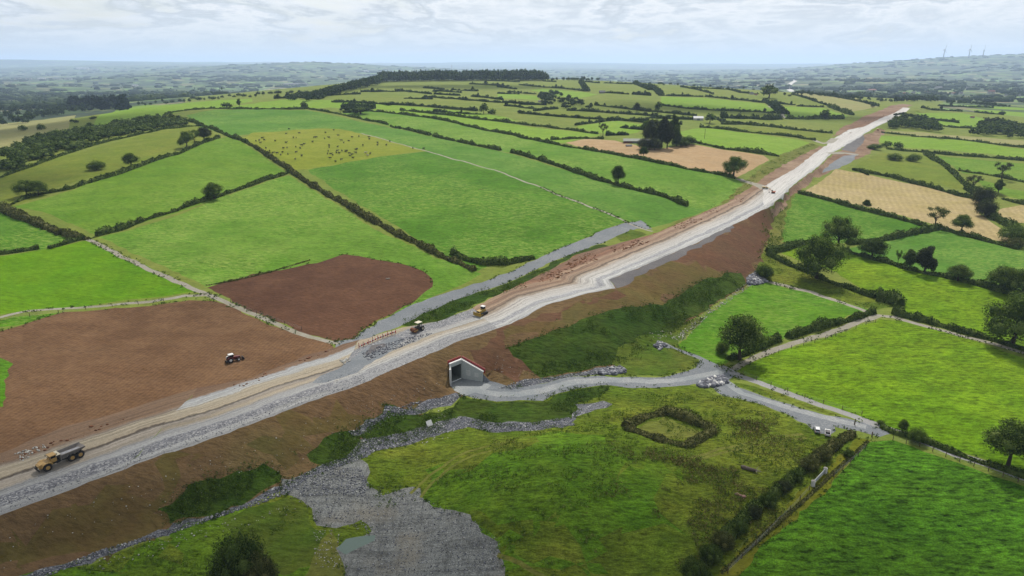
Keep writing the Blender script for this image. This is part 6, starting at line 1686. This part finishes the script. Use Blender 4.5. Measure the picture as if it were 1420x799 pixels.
def build_things():
    build_thing_mats()
    dump_truck(); tractor(); bulldozer(); roller(); excavator()
    site_dumper(1061, 262, 2.7, 'small yellow site dumper at the left edge of the white road', 'yellow')
    site_dumper(1217, 181, 1.2, 'small orange site dumper far along the road', 'orange')
    car(1133, 598, 1.22, 'silver', 'white', 'silver grey hatchback parked on the gravel, left one'); car(1147.5, 602, 1.15, 'white', 'black', 'white car with a black roof parked beside the silver one')
    underpass(); barrier(); gate(); sign_board(); dead_tree()
    lumps('boulder', 1027, 688, 'pair of pinkish earth mounds in the rough grass', 'mound', 'pinkstone', [(-.9, .7, 1.0), (.8, -.6, 1.1), (0, .1, .8)], 1)
    lumps('stone_heap', 538, 387, 'small grey stone heap alone in the dark tilled field', 'stone heap', 'stonewall', [(-.7, 0, .9), (.5, .1, .9), (0, -.2, .8)], 2)
    lumps('earth_heap', 667, 263, 'small dark earth patch in the deep green pasture', 'earth heap', 'rust', [(-1.5, 0, .5), (.3, .1, .6), (1.8, -.2, .5)], 3)
    wire_fence('wire_fence', '1030 519 1060 532 1113 551 1136 558 1182 572 1217 583', 4.5, 'post and wire fence along the grey lane below the lime pasture')
    wire_fence('wire_fence', '1238 611 1283 622 1313 634 1360 650 1420 672 1450 682', 2.6, 'close set post fence beside the lane at the tall grass field')
    wire_fence('wire_fence', '1200 622 1170 650 1148 668', 4, 'post fence from the lane to the round stone piers')
    wire_fence('wire_fence', '1122 680 1100 704 1060 745 1020 783 1000 805', 4.5, 'post fence below the round stone piers')
    wire_fence('wire_fence', '300 412 330 424 365 439 400 452 430 462', 7, 'sparse post fence along the lane by the dark tilled field')
    wire_fence('wire_fence', '0 444 60 438 120 429 200 422 250 414', 7, 'sparse post fence along the branch lane at the left edge')
    wire_fence('wire_fence', '1062 494 1120 478 1180 458 1218 446', 5, 'post fence along the lane above the lime pasture')
    pole(977, 192, 13, 'thin pole standing in the bright field behind the stubble', False)
    pole(1185, 589, 9, 'thin dark post standing on the grey lane by the parked cars', False, 'gate_post'); pole(1209, 606, 8, 'dark gate post at the corner of the tall grass field', False, 'gate_post')
    pole(627, 111, 20, 'tall thin mast before the hilltop wood', False, 'mast', 'galv', .35)
    x = 0
    house(638, 111.5, 20, .4, 5, .1, 'stonewall', 'slate_roof', 'long pale building in front of the hilltop wood', nm='farm_building')
    house(882, 198, 34, .35, 6, -.12, 'brickish', 'shed_green', 'long low shed with rusty walls at the farmstead', nm='farm_shed')
    house(899, 199, 15, .5, 6, -.12, 'stonewall', 'tin_roof', 'small shed with a bright roof beside the farm wood', nm='farm_shed')
    house(872, 203, 8, .5, 3, .1, 'body_grey', 'slate_roof', 'low grey outbuilding in the farmyard', nm='farm_shed')
    house(968, 166.5, 13, .6, 5.5, -.1, 'render', 'tin_roof', 'barn with a white roof beside a dark round tree', nm='barn'); house(957, 165.5, 5, .6, 2.5, -.1, 'render', 'tin_roof', 'tiny white shed left of the white roofed barn', nm='farm_shed')
    house(835, 129.5, 8, .5, 4, .1, 'stonewall', 'slate_roof', 'grey barn at a hedge corner on the far hill', nm='barn'); house(751, 142, 9, .4, 3, .1, 'body_grey', 'slate_roof', 'grey shed in the scrubby hollow', nm='farm_shed')
    house(1042, 131, 5, .6, 3, .2, 'render', 'slate_roof', 'white cottage left of the big round tree on the crest'); house(1048, 132.5, 4, .6, 2.5, -.2, 'render', 'brickish', 'second cottage beside the one left of the big crest tree')
    n = 0
    for px, py, w, h in ((1255, 131, 6, 3), (1266, 130, 5, 3), (1280, 124, 7, 4), (1284, 130, 5, 3), (1301, 124, 9, 4), (1305, 131, 6, 3), (1322, 131, 6, 3), (1332, 131, 5, 3), (1343, 125, 7, 4), (1374, 130, 8, 5), (1380, 133, 5, 3), (1395, 134, 5, 3), (1208, 126.5, 12, 3), (1255, 124, 5, 3), (1412, 134, 5, 3), (1348, 164, 5, 3)):
        house(px, py, w, .6, h, .3 * math.sin(px), 'render', 'slate_roof' if n % 3 else 'brickish', 'small pale house among the trees of the far village', 'houses of the far village'); n += 1
    for px, py, w, h in ((25, 110, 8, 2.5), (40, 110, 7, 2), (58, 110, 9, 2), (80, 110.5, 12, 2.5), (95, 110.5, 9, 2.5), (115, 96, 14, 2), (132, 97, 8, 2), (172, 98, 8, 2), (193, 137, 9, 5), (203, 138, 6, 4), (208, 134, 5, 3), (188, 120, 8, 2.5), (405, 118, 20, 2.5), (420, 117, 12, 2), (508, 100, 7, 2)):
        house(px, py, w, .5, h, .3 * math.sin(px), 'render', 'slate_roof' if n % 3 else 'tin_roof', 'pale building far off on the left lowland', 'buildings of the left lowland', 'building'); n += 1
    turbines(); cows()
    print('things', round(time.time() - T0, 1))
# ---------------------------------------------------------------- sky, sun, haze, camera
SUN_AZ, SUN_EL = 14.0, 50.0            # degrees right of the view direction, height
def build_world():
    w = bpy.data.worlds.new("World"); SC.world = w; w.use_nodes = True
    nt = w.node_tree; bg = nt.nodes["Background"]
    sky = nt.nodes.new("ShaderNodeTexSky"); sky.sky_type = 'NISHITA'; sky.sun_disc = False
    sky.sun_elevation = R(SUN_EL); sky.sun_rotation = R(SUN_AZ); sky.air_density = 1.2; sky.dust_density = 1.5
    tc = nt.nodes.new("ShaderNodeTexCoord")
    mp = nt.nodes.new("ShaderNodeMapping"); mp.inputs["Scale"].default_value = (1, 1, 4.6); nt.links.new(tc.outputs["Generated"], mp.inputs[0])
    sp = nt.nodes.new("ShaderNodeSeparateXYZ"); nt.links.new(tc.outputs["Generated"], sp.inputs[0])
    # project the view direction on a cloud layer
    zc = math_(nt, 'ADD', math_(nt, 'MAXIMUM', sp.outputs[2], 0.0), .05)
    cb = nt.nodes.new("ShaderNodeCombineXYZ")
    nt.links.new(math_(nt, 'DIVIDE', sp.outputs[0], zc), cb.inputs[0]); nt.links.new(math_(nt, 'DIVIDE', sp.outputs[1], zc), cb.inputs[1])
    n1 = noise(nt, mp.outputs[0], 4.2, 7, .58, .5)
    n2 = noise(nt, mp.outputs[0], 11, 6, .6, .3)
    cov = ramp(nt, n1, [(.30, G1(.35)), (.46, G1(.97)), (1, G1(1))])
    shade = ramp(nt, math_(nt, 'ADD', math_(nt, 'MULTIPLY', n1, .65), math_(nt, 'MULTIPLY', n2, .35)),
                 [(.40, (1.06, 1.06, 1.06, 1)), (.45, (.93, .96, .99, 1)), (.482, (.66, .71, .76, 1)), (.51, (.82, .87, .92, 1)), (.535, (1.04, 1.05, 1.06, 1)), (.565, (.90, .94, .97, 1)), (.60, (.74, .79, .84, 1)), (.66, (1.05, 1.05, 1.05, 1))])
    k = nt.nodes.new("ShaderNodeMix"); k.data_type = 'RGBA'; k.blend_type = 'MULTIPLY'; k.inputs[0].default_value = 1.0
    nt.links.new(shade, k.inputs[6]); k.inputs[7].default_value = (8.0,) * 3 + (1,)
    hz = ramp(nt, sp.outputs[2], [(0, G1(1)), (.022, G1(.7)), (.065, G1(0))])
    c2 = mix(nt, hz, k.outputs[2], (6.2, 6.65, 6.95, 1))
    col = mix(nt, cov, sky.outputs[0], c2)
    nt.links.new(col, bg.inputs["Color"]); bg.inputs["Strength"].default_value = SKY_STR
    l = bpy.data.lights.new("sun", 'SUN'); l.energy = SUN_E; l.angle = R(2.0); l.color = (1, .95, .87)
    so = bpy.data.objects.new("sun", l); COL.objects.link(so)
    d = Vector((math.sin(R(SUN_AZ)) * math.cos(R(SUN_EL)), math.cos(R(SUN_AZ)) * math.cos(R(SUN_EL)), math.sin(R(SUN_EL))))
    so.rotation_euler = d.to_track_quat('Z', 'Y').to_euler(); so.location = (0, 0, 400)
SKY_STR, SUN_E = 0.085, 4.8

def build_haze():
    m = bpy.data.materials.new("haze_air"); m.use_nodes = True; nt = m.node_tree
    nt.nodes.remove(nt.nodes["Principled BSDF"]); out = nt.nodes["Material Output"]
    v = nt.nodes.new("ShaderNodeVolumePrincipled"); v.inputs["Density"].default_value = HAZE_D
    v.inputs["Color"].default_value = (.56, .72, 1, 1); v.inputs["Anisotropy"].default_value = .2
    nt.links.new(v.outputs[0], out.inputs["Volume"])
    X, Y0, Y1, Z0, Z1 = 38000, -3000, 41500, -140, 430
    vs = [(x, y, z) for x in (-X, X) for y in (Y0, Y1) for z in (Z0, Z1)]
    fs = [(0, 1, 3, 2), (4, 6, 7, 5), (0, 4, 5, 1), (2, 3, 7, 6), (0, 2, 6, 4), (1, 5, 7, 3)]
    o = mesh_obj("haze", vs, fs, m); tag(o, "thin blue haze lying over the far plain and hills", "haze", kind="stuff")
HAZE_D = 0.7e-4

def build_camera():
    c = bpy.data.cameras.new("camera"); c.sensor_width = 36; c.lens = 36 * FPX / 1420; c.clip_end = 90000; c.clip_start = 1
    o = bpy.data.objects.new("camera", c); COL.objects.link(o); o.location = (0, 0, CAMZ); o.rotation_euler = (math.pi / 2 - PITCH, 0, 0)
    SC.camera = o
    SC.view_settings.view_transform = 'Standard'; SC.view_settings.look = 'None'; SC.view_settings.exposure = EXPO; SC.view_settings.gamma = 1
    SC.cycles.use_denoising = True; SC.cycles.volume_bounces = 1; SC.cycles.max_bounces = 6; SC.cycles.diffuse_bounces = 3; SC.cycles.transparent_max_bounces = 40
    SC.cycles.sample_clamp_indirect = 6
EXPO = 0.42

def build_clouds():
    """broken cloud a thousand metres up; it stands between the sun and parts of the land"""
    m = bpy.data.materials.new("cloud_vapour"); m.use_nodes = True; nt = m.node_tree; b = nt.nodes["Principled BSDF"]
    b.inputs["Base Color"].default_value = (.85, .87, .9, 1); b.inputs["Roughness"].default_value = 1; b.inputs["Specular IOR Level"].default_value = 0
    t = nt.nodes.new("ShaderNodeBsdfTransparent"); x = nt.nodes.new("ShaderNodeMixShader"); x.inputs[0].default_value = .105
    nt.links.new(t.outputs[0], x.inputs[1]); nt.links.new(b.outputs[0], x.inputs[2]); nt.links.new(x.outputs[0], nt.nodes["Material Output"].inputs["Surface"])
    rg = np.random.default_rng(77); h = 950.0
    ox, oy = math.sin(R(SUN_AZ)) * h / math.tan(R(SUN_EL)), math.cos(R(SUN_AZ)) * h / math.tan(R(SUN_EL))
    for cx, cy, rx, ry, lb in ((-20, 78, 190, 52, 'nearest broken white cloud high over the road'), (300, 150, 150, 60, 'small white cloud high over the right pastures'), (-420, 620, 170, 80, 'white cloud high over the left hill'),
                               (230, 760, 220, 70, 'white cloud high over the middle of the hill'), (-120, 1100, 260, 80, 'long white cloud high over the hilltop wood'), (-300, 330, 90, 45, 'small white cloud high over the left pastures')):
        n = 26; a = rg.uniform(0, 6.28, n); q = np.sqrt(rg.uniform(0, 1, n)) * .62
        C = np.stack([cx + ox + np.cos(a) * q * rx, cy + oy + np.sin(a) * q * ry, h + rg.uniform(-12, 12, n)], 1)
        rr = rg.uniform(.3, .5, n)
        V, F = balls(C, np.stack([rr * rx, rr * ry, rr * 40], 1), rg, .2)
        o = mesh_obj('cloud', V, F, m, smooth=True); tag(o, lb, 'cloud', 'clouds above the country')
build_ground_mats(); build_veg_mats()
build_ground()
build_hedges(); build_trees(); build_woods(); build_tufts()
if 'build_things' in globals(): build_things()
build_world(); build_haze(); build_clouds(); build_camera()
print('done', round(time.time() - T0, 1))
